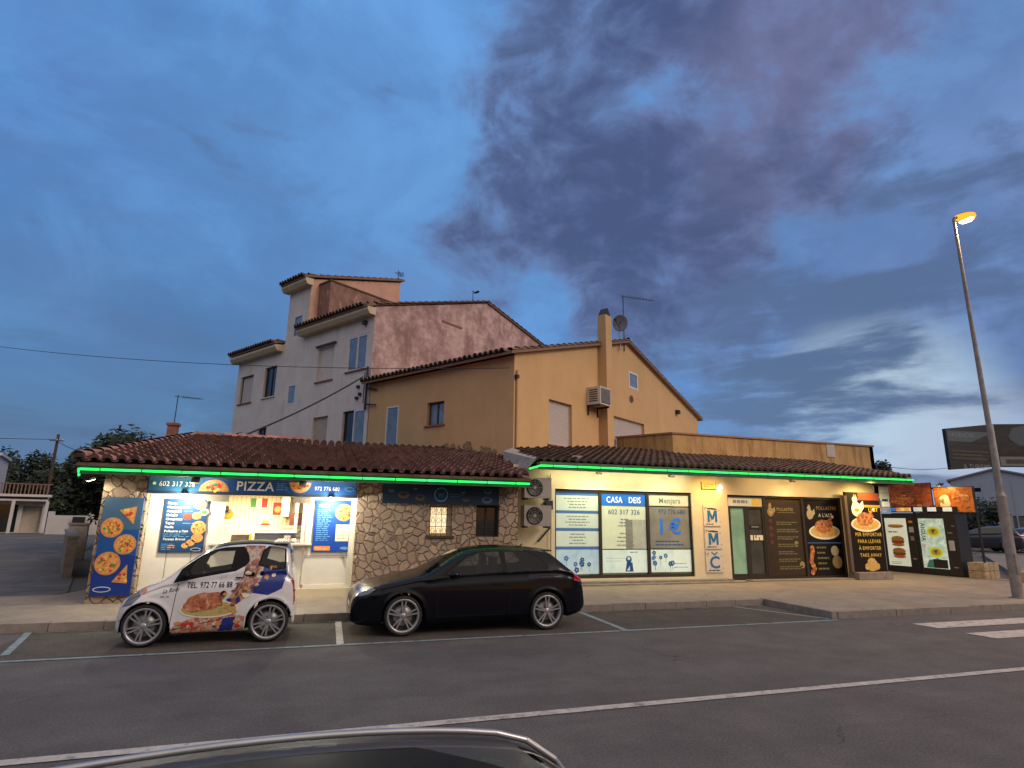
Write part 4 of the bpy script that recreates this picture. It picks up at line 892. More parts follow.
# room behind window 1 and door
rm = MB(Matrix.Translation((-5.0, -15.9, 0))); m_rg = mat('dim_room', (.52, .52, .40), .8)
rm.quad((5.6, 16.2, .1), (5.6, 19, .1), (5.6, 19, 2.9), (5.6, 16.2, 2.9), m_rg); rm.quad((18, 16.2, .1), (18, 16.2, 2.9), (18, 19, 2.9), (18, 19, .1), m_rg); rm.quad((5.6, 19, .1), (18, 19, .1), (18, 19, 2.9), (5.6, 19, 2.9), m_rg)
rm.quad((5.6, 16.2, 2.9), (5.6, 19, 2.9), (18, 19, 2.9), (18, 16.2, 2.9), m_rg); rm.quad((5.6, 16.2, .1), (18, 16.2, .1), (18, 19, .1), (5.6, 19, .1), m_kerb); rm.box(11.9, 12.0, 16.2, 18.9, .1, 2.89, m_rg)
rm.box(9.75, 10.9, 16.6, 16.64, 1.1, 2.4, mat('grey_blind', (.15, .15, .14), .8)); rm.box(8.5, 9.2, 16.9, 16.95, 1.0, 1.9, mat('grey_blind')); rm.box(8.0, 8.3, 16.6, 16.9, .1, 1.4, m_wood)
rm.build('interior_room', rs)
l = bpy.data.lights.new('room_light', 'AREA'); l.energy = 60; l.color = (.92, 1, .66); l.size = 3; o = bpy.data.objects.new('room_light', l); COL.objects.link(o); o.location = (8.3, 17.2, 2.85)
l = bpy.data.lights.new('room_light', 'AREA'); l.energy = 5; l.color = (.75, 1, .75); l.size = 1.5; o = bpy.data.objects.new('room_light', l); COL.objects.link(o); o.location = (13.3, 17.6, 2.85)
gl = glassmat('shop_glass', (.85, .9, .88), .4)
g = MB(); 
for a, b in ((6.51, 7.885), (7.975, 9.495), (9.585, 11.03)): g.box(rx(a), rx(b), .105, .113, .37, 2.73, gl)
g.build('glazing', sw1)
E1 = .42
i_pan = w_('backlit_white', (.46, .54, .46), .5, .30); i_pan2 = w_('backlit_cream', (.50, .50, .38), .5, .26); i_bb = w_('backlit_blue', (.02, .13, .50), .4, .35); i_sb = w_('strip_blue', (.05, .13, .32), .4, .25); i_wt = w_('backlit_pure', (.8, .82, .78), .4, .5)
i_pic = patchmat('water_picture', [(.22, .36, .50), (.33, .46, .52), (.42, .52, .46)], 2.2, emit=.35); i_pic2 = patchmat('laundry_picture', [(.35, .48, .50), (.48, .58, .50), (.52, .62, .56)], 1.8, emit=.40)
i_gtx = w_('grey_print', (.22, .27, .26)); i_inkb = w_('deep_blue', (.02, .07, .24), .4, .1)
# left bay posters: one thing per panel
Yp_ = 15.9+.098
def panel(nm, x0, x1, z0, z1, m_, label, draw=None, grp=None, cat='window poster'):
    a = MB(); a.box(0, x1-x0, -.002, .004, 0, z1-z0, m_)
    if draw: draw(a, x1-x0, z1-z0)
    return tag(a.build(nm, None, (x0, Yp_, z0)), label, cat, grp)
GP = 'posters filling the left bay of the shop window'
def fine(n, f_=(.5, .95)): return lambda a, w2, h2: a.lines(w2*.15, w2*.85, h2*.1, h2*.9, n, -.005, i_gtx, .35, f_, 'C')
panel('window_poster', 6.53, 7.88, 2.19, 2.62, i_pan, 'pale text poster at the top of the left bay, with four short lines', fine(4), GP)
panel('window_poster', 6.53, 7.88, 1.69, 2.10, i_pan, 'pale text poster second from the top of the left window bay', fine(4), GP)
panel('window_poster', 6.53, 7.88, 1.17, 1.60, i_pan, 'pale text poster third from the top of the left window bay, above the flower picture', fine(4, (.3, .6)), GP)
a = MB(); 
for zz in (1.085, 1.605, 2.105, 2.625): a.box(0, 1.35, -.001, .003, zz-1.085, zz-1.085+(.08 if zz < 2.6 else .10), i_sb)
tag(a.build('window_stripes', None, (6.53, Yp_, 1.085)), 'four blue stripes between the posters of the left window bay', 'window sticker')
random.seed(21)
def flowers(n, x0=.1, x1=.9):
    def f_(a, w2, h2):
        for k in range(n):
            x, z = w2*random.uniform(x0, x1), h2*random.uniform(.12, .88); r = random.uniform(.04, .07); ink = random.choice((i_inkb, i_sb, i_sb))
            for j in range(5):
                t_ = j*1.2566+k; a.disc(x+r*.8*math.cos(t_), z+r*.8*math.sin(t_), r*.55, -.004-.0004*k-.00005*j, ink, 8)
            a.rect(x-.006, x+.006, max(.01, z-.2), z-.03, -.0035, i_sb)
    return f_
panel('window_picture', 6.53, 7.88, .40, 1.08, i_pic, 'blue flower picture at the foot of the left window bay', flowers(8))
def casa(a, w2, h2): a.text('CASA   DEIS', w2/2, h2*.24, h2*.52, -.006, i_wt, 'CENTER', .012, .82)
panel('window_sign', 8.0, 9.48, 2.36, 2.71, i_bb, 'blue sign reading CASA DEIS at the top of the middle window bay', casa, None, 'sign')
a = MB(); a.text('602 317 326', .74, 1.0, .15, -.004, i_inkb, 'CENTER', .006, .95); a.lines(.45, 1.05, .62, .90, 3, -.004, i_gtx, .4, (.4, .8), 'C'); a.lines(.45, 1.1, .05, .5, 4, -.004, i_gtx, .3, (.6, 1), 'C')
a.rect(0, 1.48, .85, 1.24, .002, w_('reflection_pale', (.50, .55, .40), .4, .28)); a.rect(0, .78, 0, .85, .002, MATS['reflection_pale']); a.rect(1.02, 1.48, 0, .85, .002, mat('reflection_sage', (.34, .36, .30), .4, emit=.2)); a.rect(.78, 1.02, 0, .85, .002, mat('reflection_dim', (.20, .20, .17), .4, emit=.15)); tag(a.build('window_lettering', None, (8.0, Yp_, 1.10)), 'dark blue phone number 602 317 326 stuck on the middle window bay', 'lettering')  # glowing panes paint in the pale reflection on the glass
def man(a, w2, h2):
    a.disc(w2*.58, h2*.58, .10, -.004, i_inkb, 12); a.disc(w2*.58, h2*.62, .05, -.0055, i_pan, 10); a.poly([(w2*.5, .03), (w2*.68, .03), (w2*.66, h2*.45), (w2*.53, h2*.45)], -.004, i_inkb); a.poly([(w2*.53, .06), (w2*.6, .06), (w2*.6, h2*.3)], -.0055, i_pan)
    a.lines(.1, .75, h2*.45, h2*.7, 2, -.004, i_sb, .1, (.8, 1)); a.lines(.9, 1.3, h2*.84, h2*.95, 1, -.004, i_sb, .3)
panel('window_picture', 8.0, 9.48, .42, 1.07, i_pic2, 'pale picture of a dark blue figure at the foot of the middle window bay', man)
def menj(a, w2, h2): a.text('Menjars', w2*.52, h2*.26, h2*.50, -.006, w_('sage_print', (.17, .24, .20), .5), 'CENTER', .025, 1.0)
panel('window_sign', 9.60, 11.02, 2.38, 2.71, i_pan2, 'cream sign with pale lettering at the top of the right window bay', menj, None, 'sign')
a = MB(); a.rect(0, 1.42, 0, 1.22, .002, mat('pane_glow_grey', (.17, .165, .14), .4, emit=.22, var=.2, nscale=2));  # grey pane given a glow of its own to brighten this bay
a.text('972 776 680', .80, 1.02, .14, -.004, i_inkb, 'CENTER', .006, .9); a.text('1', .42, .42, .46, -.004, i_bb, 'CENTER', .035, 1.0); a.text('€', .92, .42, .46, -.004, i_bb, 'CENTER', .035, 1.0); a.lines(.2, 1.3, .05, .25, 2, -.004, i_inkb, .3)
tag(a.build('window_lettering', None, (9.60, Yp_, 1.12)), 'large blue 1€ and phone number on the grey right window bay', 'lettering')
def bubbles(a, w2, h2):
    flowers(9, .04, .55)(a, w2, h2)
    a.lines(.8, 1.3, .08, .3, 2, -.004, i_sb, .15)
panel('window_picture', 9.60, 11.02, .42, 1.07, i_pic2, 'pale picture with blue blooms at the foot of the right window bay', bubbles)
# MMC tiles
m_cer = patchmat('cracked_ceramic', [(.03, .02, .02), (.55, .50, .44), (.62, .57, .50)], 9, [.36, .40, .7])
i_mb = w_('letter_blue', (.02, .14, .34))
for k, (ch_, z0, lb_) in enumerate((('M', 1.79, 'uppermost white ceramic plaque with a blue letter M on the cream pier'), ('M', 1.10, 'middle white ceramic plaque with a blue letter M on the cream pier'), ('C', .40, 'lowest white ceramic plaque with a blue accented letter C on the cream pier'))):
    a = MB(); a.box(0, .62, 0, .03, 0, .64, m_cer); (a.text(ch_, .31, .13, .36, -.004, i_mb, 'CENTER', .03, 1.1) if ch_ == 'C' else [a.poly(q_, -.004-.0002*j_, i_mb) for j_, q_ in enumerate(([(.13, .12), (.21, .12), (.21, .48), (.13, .48)], [(.41, .12), (.49, .12), (.49, .48), (.41, .48)], [(.14, .48), (.27, .20), (.35, .20), (.23, .48)], [(.39, .48), (.48, .48), (.35, .20), (.27, .20)]))])
    a.poly([(.12, .52), (.48, .50), (.50, .53), (.3, .56), (.12, .55)] if ch_ == 'M' else [(.18, .60), (.31, .50), (.44, .60), (.40, .61), (.31, .55), (.22, .61)], -.004, i_mb if ch_ == 'C' else m_dk)
    a.lines(.08, .55, .02, .10, 1, -.004, m_dk, .4, (.5, 1))
    tag(a.build('letter_plaque', None, (11.47, 15.865, z0)), lb_, 'plaque', 'lettered plaques on the pier')
a = MB(); a.box(0, .56, 0, .02, 0, .24, mat('ochre_plaque', (.60, .42, .16), .6)); a.box(0, .56, -.008, -.0005, 0, .02, m_wood); a.box(0, .02, -.008, -.0005, .021, .24, m_wood); a.box(.54, .56, -.008, -.0005, .021, .24, m_wood); a.lines(.08, .48, .06, .2, 2, -.003, m_wood, .3); tag(a.build('name_plaque', None, (11.45, 15.875, 2.92)), 'small ochre framed plaque high on the pier above the lettered plaques', 'plaque')
a = MB(); a.box(-.04, .04, 0, .06, 0, .12, m_pvc); a.lathe([(0, 0), (.05, .0), (.03, .06)], e_w, 10, 'z', (0, -.03, -.02)); tag(a.build('wall_light', None, (12.12, 15.84, 2.98)), 'small warm wall light beside the ochre plaque', 'light')

# entrance door + black panels
sw2 = bays(12.42, (13.90, 15.46), 17.12, .14, 2.78, .10, 'shop_entrance')
d = MB(); dd = .10
d.box(rx(12.47), rx(13.855), dd-.04, dd+.04, 2.36, 2.42, m_alu); d.box(rx(12.47), rx(12.55), dd-.04, dd+.04, .23, 2.36, m_alu); d.box(rx(13.08), rx(13.24), dd-.04, dd+.04, .23, 2.36, m_alu); d.box(rx(13.78), rx(13.855), dd-.04, dd+.04, .23, 2.36, m_alu)
d.box(rx(12.55), rx(13.08), dd-.03, dd+.03, .23, .33, m_alu); d.box(rx(13.24), rx(13.78), dd-.03, dd+.03, .23, .33, m_alu); do = d.build('door', sw2)
g = MB(); g.box(rx(12.55), rx(13.08), dd-.004, dd+.004, .33, 2.36, mat('green_lit_glass', (.16, .27, .18), .2, emit=.35, var=.25, nscale=1.5)); g.box(rx(13.24), rx(13.78), dd-.004, dd+.004, .33, 2.36, mat('dusky_glass', (.06, .06, .055), .12, var=.3, nscale=2)); g.build('pane', do)
def tra(a, w2, h2): a.lines(.2, .85, h2*.3, h2*.75, 1, -.004, i_gtx, .8, (.9, 1)); a.rect(w2*.70, w2*.97, h2*.1, h2*.9, -.004, i_yellow)
panel('transom_sign', 12.50, 13.84, 2.43, 2.70, w_('transom_cream', (.55, .53, .42), .4, .2), 'cream sign over the shop door with a yellow patch', tra, None, 'sign')
a = MB(); a.poly([(.0, .10), (.34, .10), (.34, .05), (.46, .16), (.34, .27), (.34, .22), (.0, .22)], -.004, m_dk); a.rect(.05, .33, .145, .175, -.0055, i_gtx); tag(a.build('arrow_sticker', None, (13.29, 15.98, 1.62)), 'black arrow sticker on the dark door leaf', 'sticker')
a = MB(); a.rect(0, .50, 0, .16, -.004, i_cream); a.rect(.1, .14, .0, .16, -.0055, m_dk); a.rect(.2, .24, .06, .16, -.0055, m_dk); a.rect(.33, .36, .0, .1, -.0055, m_dk); tag(a.build('door_notice', None, (13.27, 15.98, 1.36)), 'white notice with dark marks below the arrow on the door', 'notice')
m_bk = mat('poster_black', (.010, .007, .006), .6, spec=.15); m_bk2 = mat('poster_brown', (.045, .030, .020), .6, spec=.15); i_dgold = w_('dim_gold', (.28, .22, .10)); i_dgr = w_('dim_green_gold', (.15, .14, .06))
m_chk = patchmat('roast_chicken', [(.06, .015, .008), (.30, .08, .025), (.52, .20, .06), (.80, .50, .22)], 9); m_fries = patchmat('fried_potatoes', [(.40, .20, .05), (.72, .50, .16)], 14); m_rooster = patchmat('white_rooster', [(.80, .68, .42), (.95, .88, .7)], 6)
def chicken(a, x, z, r, y):
    a.disc(x, z, r, y, i_cream, 24, r*.38); a.disc(x, z+.02*r, r*.88, y-.001, m_fries, 22, r*.30)
    a.disc(x-.05*r, z+.26*r, r*.55, y-.002, m_chk, 18, r*.34, .06); a.disc(x+.32*r, z+.42*r, r*.24, y-.003, m_chk, 12, r*.18, .08); a.poly([(x+.3*r, z+.4*r), (x+.62*r, z+.72*r), (x+.56*r, z+.80*r), (x+.18*r, z+.55*r)], y-.0035, m_chk); a.disc(x+.6*r, z+.76*r, r*.08, y-.004, i_cream, 8)
def rooster(a, x, z, s, y, m_):
    a.disc(x, z, s*.42, y, m_, 14, s*.5, .10); a.disc(x-.05*s, z+.62*s, s*.22, y-.001, m_, 12, None, .05); a.poly([(x+.2*s, z+.2*s), (x+.62*s, z+.55*s), (x+.66*s, z+.1*s), (x+.3*s, z-.3*s)], y-.001, m_); a.poly([(x-.15*s, z+.80*s), (x-.08*s, z+1.0*s), (x+.0*s, z+.85*s), (x+.08*s, z+.98*s), (x+.12*s, z+.78*s)], y-.002, i_orange); a.disc(x+.05*s, z-.05*s, s*.2, y-.002, i_orange, 10, s*.12)
def pan_a(a, w2, h2):
    rooster(a, .20, h2-.42, .30, -.004, i_dgold); a.text('POLLASTRE', .45, h2-.38, .10, -.004, i_dgold, bold=.02, sx=.9); a.rect(.48, 1.2, h2-.44, h2-.43, -.004, i_dgold)
    for k in range(7): z = h2-.75-k*.235; a.lines(.40, 1.35, z-.10, z+.03, 2, -.004, i_dgr, .55, (.6, 1))
    for k in range(4): a.disc(.17, h2-.72-.22*k, .08, -.004, w_('dim_red', (.12, .03, .02)), 10)
    a.disc(1.32, .34, .11, -.004, i_dgold, 12); a.disc(1.15, 1.02, .08, -.004, i_dgold, 10)
panel('black_menu', 13.96, 15.40, .24, 2.69, m_bk2, 'dark brown menu with dim gold lines beside the door', pan_a, 'dark menus on the shop front', 'window poster')
def pan_b(a, w2, h2):
    rooster(a, .26, h2-.48, .34, -.004, w_('dim_cream', (.40, .36, .25))); a.text('POLLASTRE', .55, h2-.32, .12, -.004, i_dgold, bold=.006, sx=.95); a.text("A L'AST", .62, h2-.56, .12, -.004, i_cream, bold=.006)
    chicken(a, .82, h2-1.05, .66, -.004); a.rect(.05, w2-.05, h2-1.42, h2-1.40, -.004, i_sb)
    for k in range(5): z = .88-k*.17; a.lines(.42, .95, z-.03, z+.05, 1, -.004, i_dgr, .7, (.6, 1))
    for k in range(8): a.disc(.20+random.uniform(-.05, .06), .1+.11*k, .09, -.0035-.0003*k, m_chk, 9)
    a.disc(1.18, .78, .17, -.004, w_('dim_cream', (.40, .36, .25)), 16); a.disc(1.24, .42, .21, -.004, i_dgold, 16)
panel('black_menu', 15.52, 17.06, .24, 2.69, m_bk, 'black menu with a roast chicken platter left of the takeaway poster', pan_b, 'dark menus on the shop front', 'window poster')
# take-away poster board
ta = thing('takeaway_board', 'tall black board reading TAKE AWAY with a white rooster and roast chicken', 'sign board', (17.0, 15.62, .36))
a = MB(); a.box(0, 1.50, 0, .08, 0, 2.62, m_bk); a.rect(.55, 1.49, 2.36, 2.61, -.002, w_('poster_red', (.25, .05, .02)))
rooster(a, .42, 2.05, .52, -.004, m_rooster); a.rect(.72, 1.5, 2.12, 2.2, -.004, i_orange); a.text("L'AST", .95, 1.98, .12, -.006, i_yellow, bold=.03)
chicken(a, .78, 1.55, .66, -.006)
for k, tx in enumerate(('PER EMPORTAR', 'PARA LLEVAR', 'À EMPORTER', 'TAKE AWAY')): a.text(tx, .84, 1.16-k*.225, .12, -.004, i_yellow, 'CENTER', .004, .95)
a.disc(.85, .18, .34, -.004, m_fries, 18, .15, .10); a.disc(.85, .32, .20, -.005, m_fries, 14, .13, .12)
a.build('board', ta); a = MB(); a.box(-.12, -.003, -.06, .06, 0, 2.5, mat('brown_post', (.10, .06, .04), .6)); a.build('post', ta)
a = MB(); a.box(0, 1.46, -.22, .20, -.22, 0, m_kerb); a.build('plinth', ta)
for z0, m2, lb_ in ((2.78, w_('pale_green_card', (.45, .52, .42)), 'small pale green notice beside the takeaway board, above the blue one'), (2.28, w_('sky_blue_card', (.14, .24, .50)), 'small blue and white notice beside the takeaway board')):
    a = MB(); a.box(0, .42, 0, .03, 0, .44, m2); a.rect(.03, .39, .24, .41, -.003, i_white); a.lines(.06, .36, .05, .2, 3, -.003, i_white, .2); tag(a.build('small_notice', None, (18.62, 15.66, z0)), lb_, 'notice')
# eave fixtures on right shop + lights
for x, lb_ in ((7.68, 'black floodlight under the eave above the left window bay'), (10.12, 'black floodlight under the eave above the right window bay'), (14.69, 'black floodlight under the eave above the dark menus')):
    floodlight((x, 15.5, 3.24), lb_, (0, .25, -1))
LG = (1.0, .90, .50); LO = (1.0, .56, .14)
def eave_fill(x0, x1, y, z, pw, c):
    l = bpy.data.lights.new('lamp_or_fill', 'AREA'); l.shape = 'RECTANGLE'; l.size = x1-x0; l.size_y = .05; l.energy = pw; l.color = c
    o = bpy.data.objects.new('lamp_or_fill', l); COL.objects.link(o); o.location = ((x0+x1)/2, y, z); o.rotation_euler = Vector((0, -.55, 1)).to_track_quat('Z', 'Y').to_euler(); return o
eave_fill(6.2, 10.9, 15.40, 3.33, 34, (1.0, .91, .55)); eave_fill(13.0, 16.6, 15.28, 3.33, 20, (1, .68, .30))  # fill lights without fixtures, added to even out the light on the wall
for x, y, pw, c in ((7.68, 15.30, 52, LG), (10.12, 15.30, 42, LG), (11.7, 15.2, 130, LO), (14.69, 15.25, 35, (1, .70, .30)), (17.7, 15.0, 150, (1, .76, .28))):
    spot((x, y, 3.26), (0, .5, -1), pw, c, R(155), .95, .12)

# ------------------------------------------------------------------ VENDING CORNER (faces left)
VT = Vector((.1745, -.9847, 0)); VN = Vector((.9847, .1745, 0)); va = math.atan2(VT.y, VT.x)
V0 = Vector((21.34, 18.0, PV))
def vloc(t, z=0, d_=0): p = V0+VT*t+VN*d_; return (p.x, p.y, PV+z)
i_vw = patchmat('lit_burger_panel', [(.55, .62, .48), (.62, .68, .56), (.70, .72, .62)], 3, emit=.42); i_vg = patchmat('lit_drink_panel', [(.20, .36, .32), (.42, .54, .46), (.62, .72, .66)], 5, emit=.42)
m_vb = mat('vending_black', (.018, .018, .02), .35)
def vend(t0, t1, label):
    w2 = t1-t0; t = thing('vending_machine', label, 'vending machine', vloc(t0), va, 'vending machines side by side')
    a = MB(); a.box(0, w2, 0, .8, .02, 2.22, m_vb); a.build('cabinet', t)
    return t, w2
v1, w2 = vend(.0, 1.22, 'black vending machine whose lit window shows a baguette and burgers')
a = MB(); a.box(.10, .90, -.01, -.002, .24, 2.02, i_vw)
a.disc(.50, 1.72, .30, -.014, i_crust, 16, .07); a.disc(.50, 1.76, .26, -.016, i_yellow, 12, .03); a.lines(.2, .7, 1.45, 1.55, 1, -.014, i_orange, .5)
for z0 in (1.12, .68): a.disc(.52, z0+.11, .24, -.014, i_crust, 16, .12); a.rect(.28, .76, z0, z0+.05, -.016, i_green); a.rect(.30, .74, z0-.05, z0, -.0155, i_red); a.disc(.52, z0-.10, .23, -.014, i_crust, 14, .06)
a.lines(.2, .8, .28, .40, 2, -.014, i_gtx, .3); a.build('lit_window', v1)
a = MB(); a.box(.98, 1.14, -.012, -.002, 1.5, 1.7, mat('keypad_silver', (.4, .42, .42), .4)); a.box(.99, 1.13, -.012, -.002, 1.85, 1.93, i_orange); a.box(1.0, 1.12, -.012, -.002, 1.2, 1.35, m_metal); a.box(1.0, 1.12, -.012, -.002, .5, .56, m_metal); a.build('payment_panel', v1)
v2, w2 = vend(1.24, 2.60, 'black vending machine whose lit green window reads AIGUA')
a = MB(); a.box(.10, .96, -.01, -.002, .24, 2.02, i_vg); a.text('AIGUA', .16, 1.86, .15, -.014, i_navy, bold=.01, rot=-math.pi/2)
i_lime = w_('lime', (.42, .55, .05), .5, .4)
for z0 in (1.55, .82): a.disc(.58, z0, .24, -.014, i_lime, 18, .19); a.disc(.58, z0, .17, -.016, i_yellow, 16, .12); a.poly([(.5, z0+.05), (.66, z0+.1), (.58, z0-.08)], -.018, i_green)
a.poly([(.2, .26), (.9, .26), (.9, .5), (.6, .6), (.3, .52)], -.013, w_('leaf_teal', (.05, .18, .14), .5, .2)); a.rect(.45, .92, .26, .56, -.016, m_vb); a.text('7', .15, .9, .2, -.016, i_white, bold=.03); a.build('lit_window', v2)
a = MB(); a.box(1.04, 1.22, -.012, -.002, .9, 1.25, mat('keypad_silver')); a.box(1.05, 1.2, -.012, -.002, 1.5, 1.54, m_metal); a.box(1.1, 1.24, -.012, -.002, .3, .34, m_metal); a.box(1.2, 1.3, -.012, -.002, 1.75, 1.78, m_metal); a.build('payment_panel', v2)
# header strip
hs = thing('vending_canopy', 'narrow lit header strip of food pictures over the vending machines', 'sign', vloc(-.25, 2.2), va)
a = MB(); a.box(0, 2.95, -.02, .8, .05, .25, m_vb); a.build('shelf', hs)
a = MB(); cols_ = (i_orange, i_cream, i_red, i_blue, i_yellow, i_orange, i_navy, i_cream, i_navy, i_cream, i_lblue, m_dk)
m_h = [patchmat('header_food', [(.6, .15, .03), (.8, .45, .1), (.8, .7, .5)], 6, emit=.5)]
a.box(.02, .62, -.03, -.021, .08, .22, m_h[0]); a.box(.63, .86, -.03, -.021, .08, .22, w_('lit_blue', (.06, .15, .5), .5, .5)); a.box(.87, 1.40, -.03, -.021, .08, .22, m_h[0])
for t0 in (1.50, 1.98, 2.50): a.box(t0, t0+.30, -.03, -.021, .08, .23, w_('lit_pale', (.5, .6, .62), .5, .5))
a.build('pictures', hs)
# two big burger banners
m_bur = patchmat('burger_banner', [(.05, .012, .006), (.20, .045, .018), (.36, .10, .035), (.10, .02, .01)], 2.6, rough=.4, stretch=(1, 1, 2.0)); m_bur2 = patchmat('grill_banner', [(.12, .02, .008), (.42, .10, .02), (.60, .22, .04), (.20, .04, .012)], 3.0, rough=.4)
a = MB(); a.box(0, 1.58, 0, .05, 0, .98, m_vb); a.rect(.02, 1.56, .02, .96, -.002, m_bur); a.disc(.5, .35, .42, -.0035, m_chk, 20, .2, .05); a.text('BURGUER', .10, .72, .12, -.004, i_dimo, bold=.02); a.disc(1.1, .10, .10, -.0045, i_crust, 12); a.disc(1.36, .12, .12, -.0045, w_('mauve', (.30, .14, .16)), 12)
tag(a.build('food_banner', None, vloc(.34, 2.36, .05), va), 'dark red food banner above the burger vending machine', 'banner', 'food banners above the vending machines')
a = MB(); a.box(0, 1.28, 0, .05, 0, .92, m_vb); a.rect(.02, 1.26, .02, .90, -.002, m_bur2); a.disc(.34, .36, .20, -.0035, m_rooster, 14, .28, .15); a.disc(.88, .55, .30, -.0035, m_chk, 16, .22, .1); a.text('M', .12, .32, .2, -.006, w_('gold2', (.5, .3, .12)), bold=.03)
tag(a.build('food_banner', None, vloc(1.98, 2.24, .05), va), 'orange glowing food banner above the drinks vending machine', 'banner', 'food banners above the vending machines')
p_ = vloc(2.42, 3.20, -.30); floodlight(p_, 'lit floodlight over the orange food banner', (.6, -.1, -1), emis('lamp_orange', (1, .6, .2), 25), None, .2); spot((p_[0]-.15, p_[1], p_[2]-.02), (.8, .1, -.7), 30, (1, .60, .16), R(140))
a = MB()
for t_ in (0.0, 1.50, 3.05): a.box(t_, t_+.06, .12, .18, .0, 3.1, m_dk)
a.box(0, 3.11, .12, .18, 3.1, 3.16, m_dk); tag(a.build('steel_support', None, vloc(.15, 0, .0), va), 'dark steel posts holding the food banners behind the vending machines', 'support')

# stone planters
for i, (x, y, w2, h2, lb_) in enumerate(((22.25, 15.05, .95, .55, 'rough beige stone block wall beside the vending machines'), (22.45, 13.95, .8, .34, 'low rough stone block nearer the street lamp'))):
    a = MB(Matrix.Rotation(.15, 4, 'Z'))
    for r in range(2 if i == 0 else 1):
        for k in range(3):
            a.box(-w2/2+k*w2/3+.01+random.uniform(0, .01), -w2/2+(k+1)*w2/3-.01, -.25, .25, r*h2/(2 if i == 0 else 1)+.005, (r+1)*h2/(2 if i == 0 else 1)-.01, mat('block_stone', (.34, .26, .17), .9, var=.3, nscale=7, bump=.8, bscale=12))
    tag(a.build('stone_block', None, (x, y, PV)), lb_, 'stone wall')

# ------------------------------------------------------------------ STREET LAMP
sl2 = thing('street_lamp', 'tall tapered steel street lamp with glowing orange head on the pavement', 'street lamp', (17.42, 11.04, PV))
m_post = mat('weathered_post', (.27, .235, .21), .7, var=.25, nscale=4, metal=.2)
a = MB(); a.cyl((0, 0, 0), (0, 0, 2.6), .125, .115, m_post, 16); a.cyl((0, 0, 2.6), (0, 0, 2.7), .115, .080, m_post, 16); a.cyl((0, 0, 2.7), (-.02, 0, 10.75), .075, .036, m_post, 14); a.build('pole', sl2)
a = MB(); a.cyl((0, 0, 0), (0, 0, .015), .22, .22, m_post, 4); a.build('base_plate', sl2); a = MB(); a.box(-.06, .06, -.135, -.10, .6, 1.1, m_post); a.build('access_door', sl2)
a = MB(); a.tube([(-.02, 0, 10.7), (.0, 0, 10.80), (.20, -.02, 10.90)], .045, m_post); a.build('arm', sl2)
hT = Matrix.Translation((.42, -.05, 10.97)) @ Matrix.Rotation(R(-15), 4, 'Y')
a = MB(hT); a.lathe([(0, .07), (.14, .06), (.21, .02), (.22, -.02)], m_post, 16, 'z'); a.v = [((Vector(v)-hT.translation)).to_tuple() for v in a.v]; a.v = [(x*1.5+hT.translation.x, y*.75+hT.translation.y, z+hT.translation.z) for x, y, z in a.v]; a.build('lamp_head', sl2)
a = MB(hT); a.lathe([(.25, .0), (.25, -.08), (.17, -.16), (0, -.19)], emis('sodium_lamp', (1.0, .31, .02), 1.7), 16, 'z'); a.v = [(x*1.0, y, z) for x, y, z in a.v]; a.v = [((x-hT.translation.x)*1.45+hT.translation.x, (y-hT.translation.y)*.8+hT.translation.y, z) for x, y, z in a.v]; a.build('diffuser', sl2)
a = MB(Matrix.Translation((.42, -.05, 10.97)) @ Matrix.Rotation(R(-15), 4, 'Y')); a.lathe([(0, -.235), (.13, -.22), (.19, -.16), (.12, -.10)], emis('lamp_core', (1, .80, .40), 16), 16, 'z'); a.build('bulb', sl2)
spot((17.84, 10.98, 10.75), (-.25, -.15, -1), 1600, (1.0, .60, .28), R(172), .6, .15)

# ------------------------------------------------------------------ BILLBOARDS
bb = thing('billboard', 'large two-panel billboard with a dark landscape print high above the warehouse', 'billboard', (46.2, 29.5, 0))
def bpanel(nm, a0, a1, zb0, zb1, zt0, zt1, draw, m_, lab=None):
    a0 = Vector(a0); a1 = Vector(a1); T_ = (a1-a0).normalized(); L_ = (a1-a0).length
    Fm = frame((a0.x, a0.y, 0), (T_.x, T_.y, 0), (-T_.y, T_.x, 0)); b = MB(Fm)
    b.add([(0, 0, zb0), (L_, 0, zb1), (L_, 0, zt1), (0, 0, zt0), (0, .25, zb0), (L_, .25, zb1), (L_, .25, zt1), (0, .25, zt0)], [(0, 1, 2, 3), (7, 6, 5, 4), (0, 4, 5, 1), (3, 2, 6, 7), (0, 3, 7, 4), (1, 5, 6, 2)], m_)
    draw(b, L_, zb0, zt0); o2 = b.build(nm, bb)
    if lab: o2['label'] = lab
m_bbd = patchmat('landscape_print', [(.004, .004, .004), (.008, .008, .007), (.035, .03, .025)], 1.0, stretch=(1, 1, 2.2)); m_bbs = mat('print_sky', (.06, .09, .11), .5); m_bbw = w_('print_white', (.26, .26, .25))
def d1(b, L_, zb, zt):
    b.rect(.1, L_-.1, zt-.9, zt-.12, -.01, m_bbs); b.poly([(L_*.5, zt-.95), (L_-.1, zt-.95), (L_-.1, zt-.2)], -.02, m_bbd); b.text('URGENCIES', .2, zt-.55, .3, -.02, m_bbw); b.lines(.3, L_-.5, zb+.7, zb+1.5, 3, -.02, w_('print_sand', (.12, .10, .07)), .35, (.5, 1))
    b.text('& TURISME', L_*.28, zb+.12, .34, -.02, m_bbw)
def d2(b, L_, zb, zt):
    b.disc(2.3, zb+2.3, 1.3, -.01, w_('print_slate', (.09, .11, .13)), 18, .75, .15); b.disc(5.2, zb+1.6, 1.2, -.012, w_('print_tan', (.16, .14, .11)), 16, .9, .1); b.rect(.1, L_-.1, zb+.08, zb+.75, -.01, w_('print_strip', (.20, .19, .17))); b.lines(.5, L_-.5, zb+.2, zb+.6, 1, -.02, w_('print_grey', (.07, .07, .07)), .8, (.9, 1))
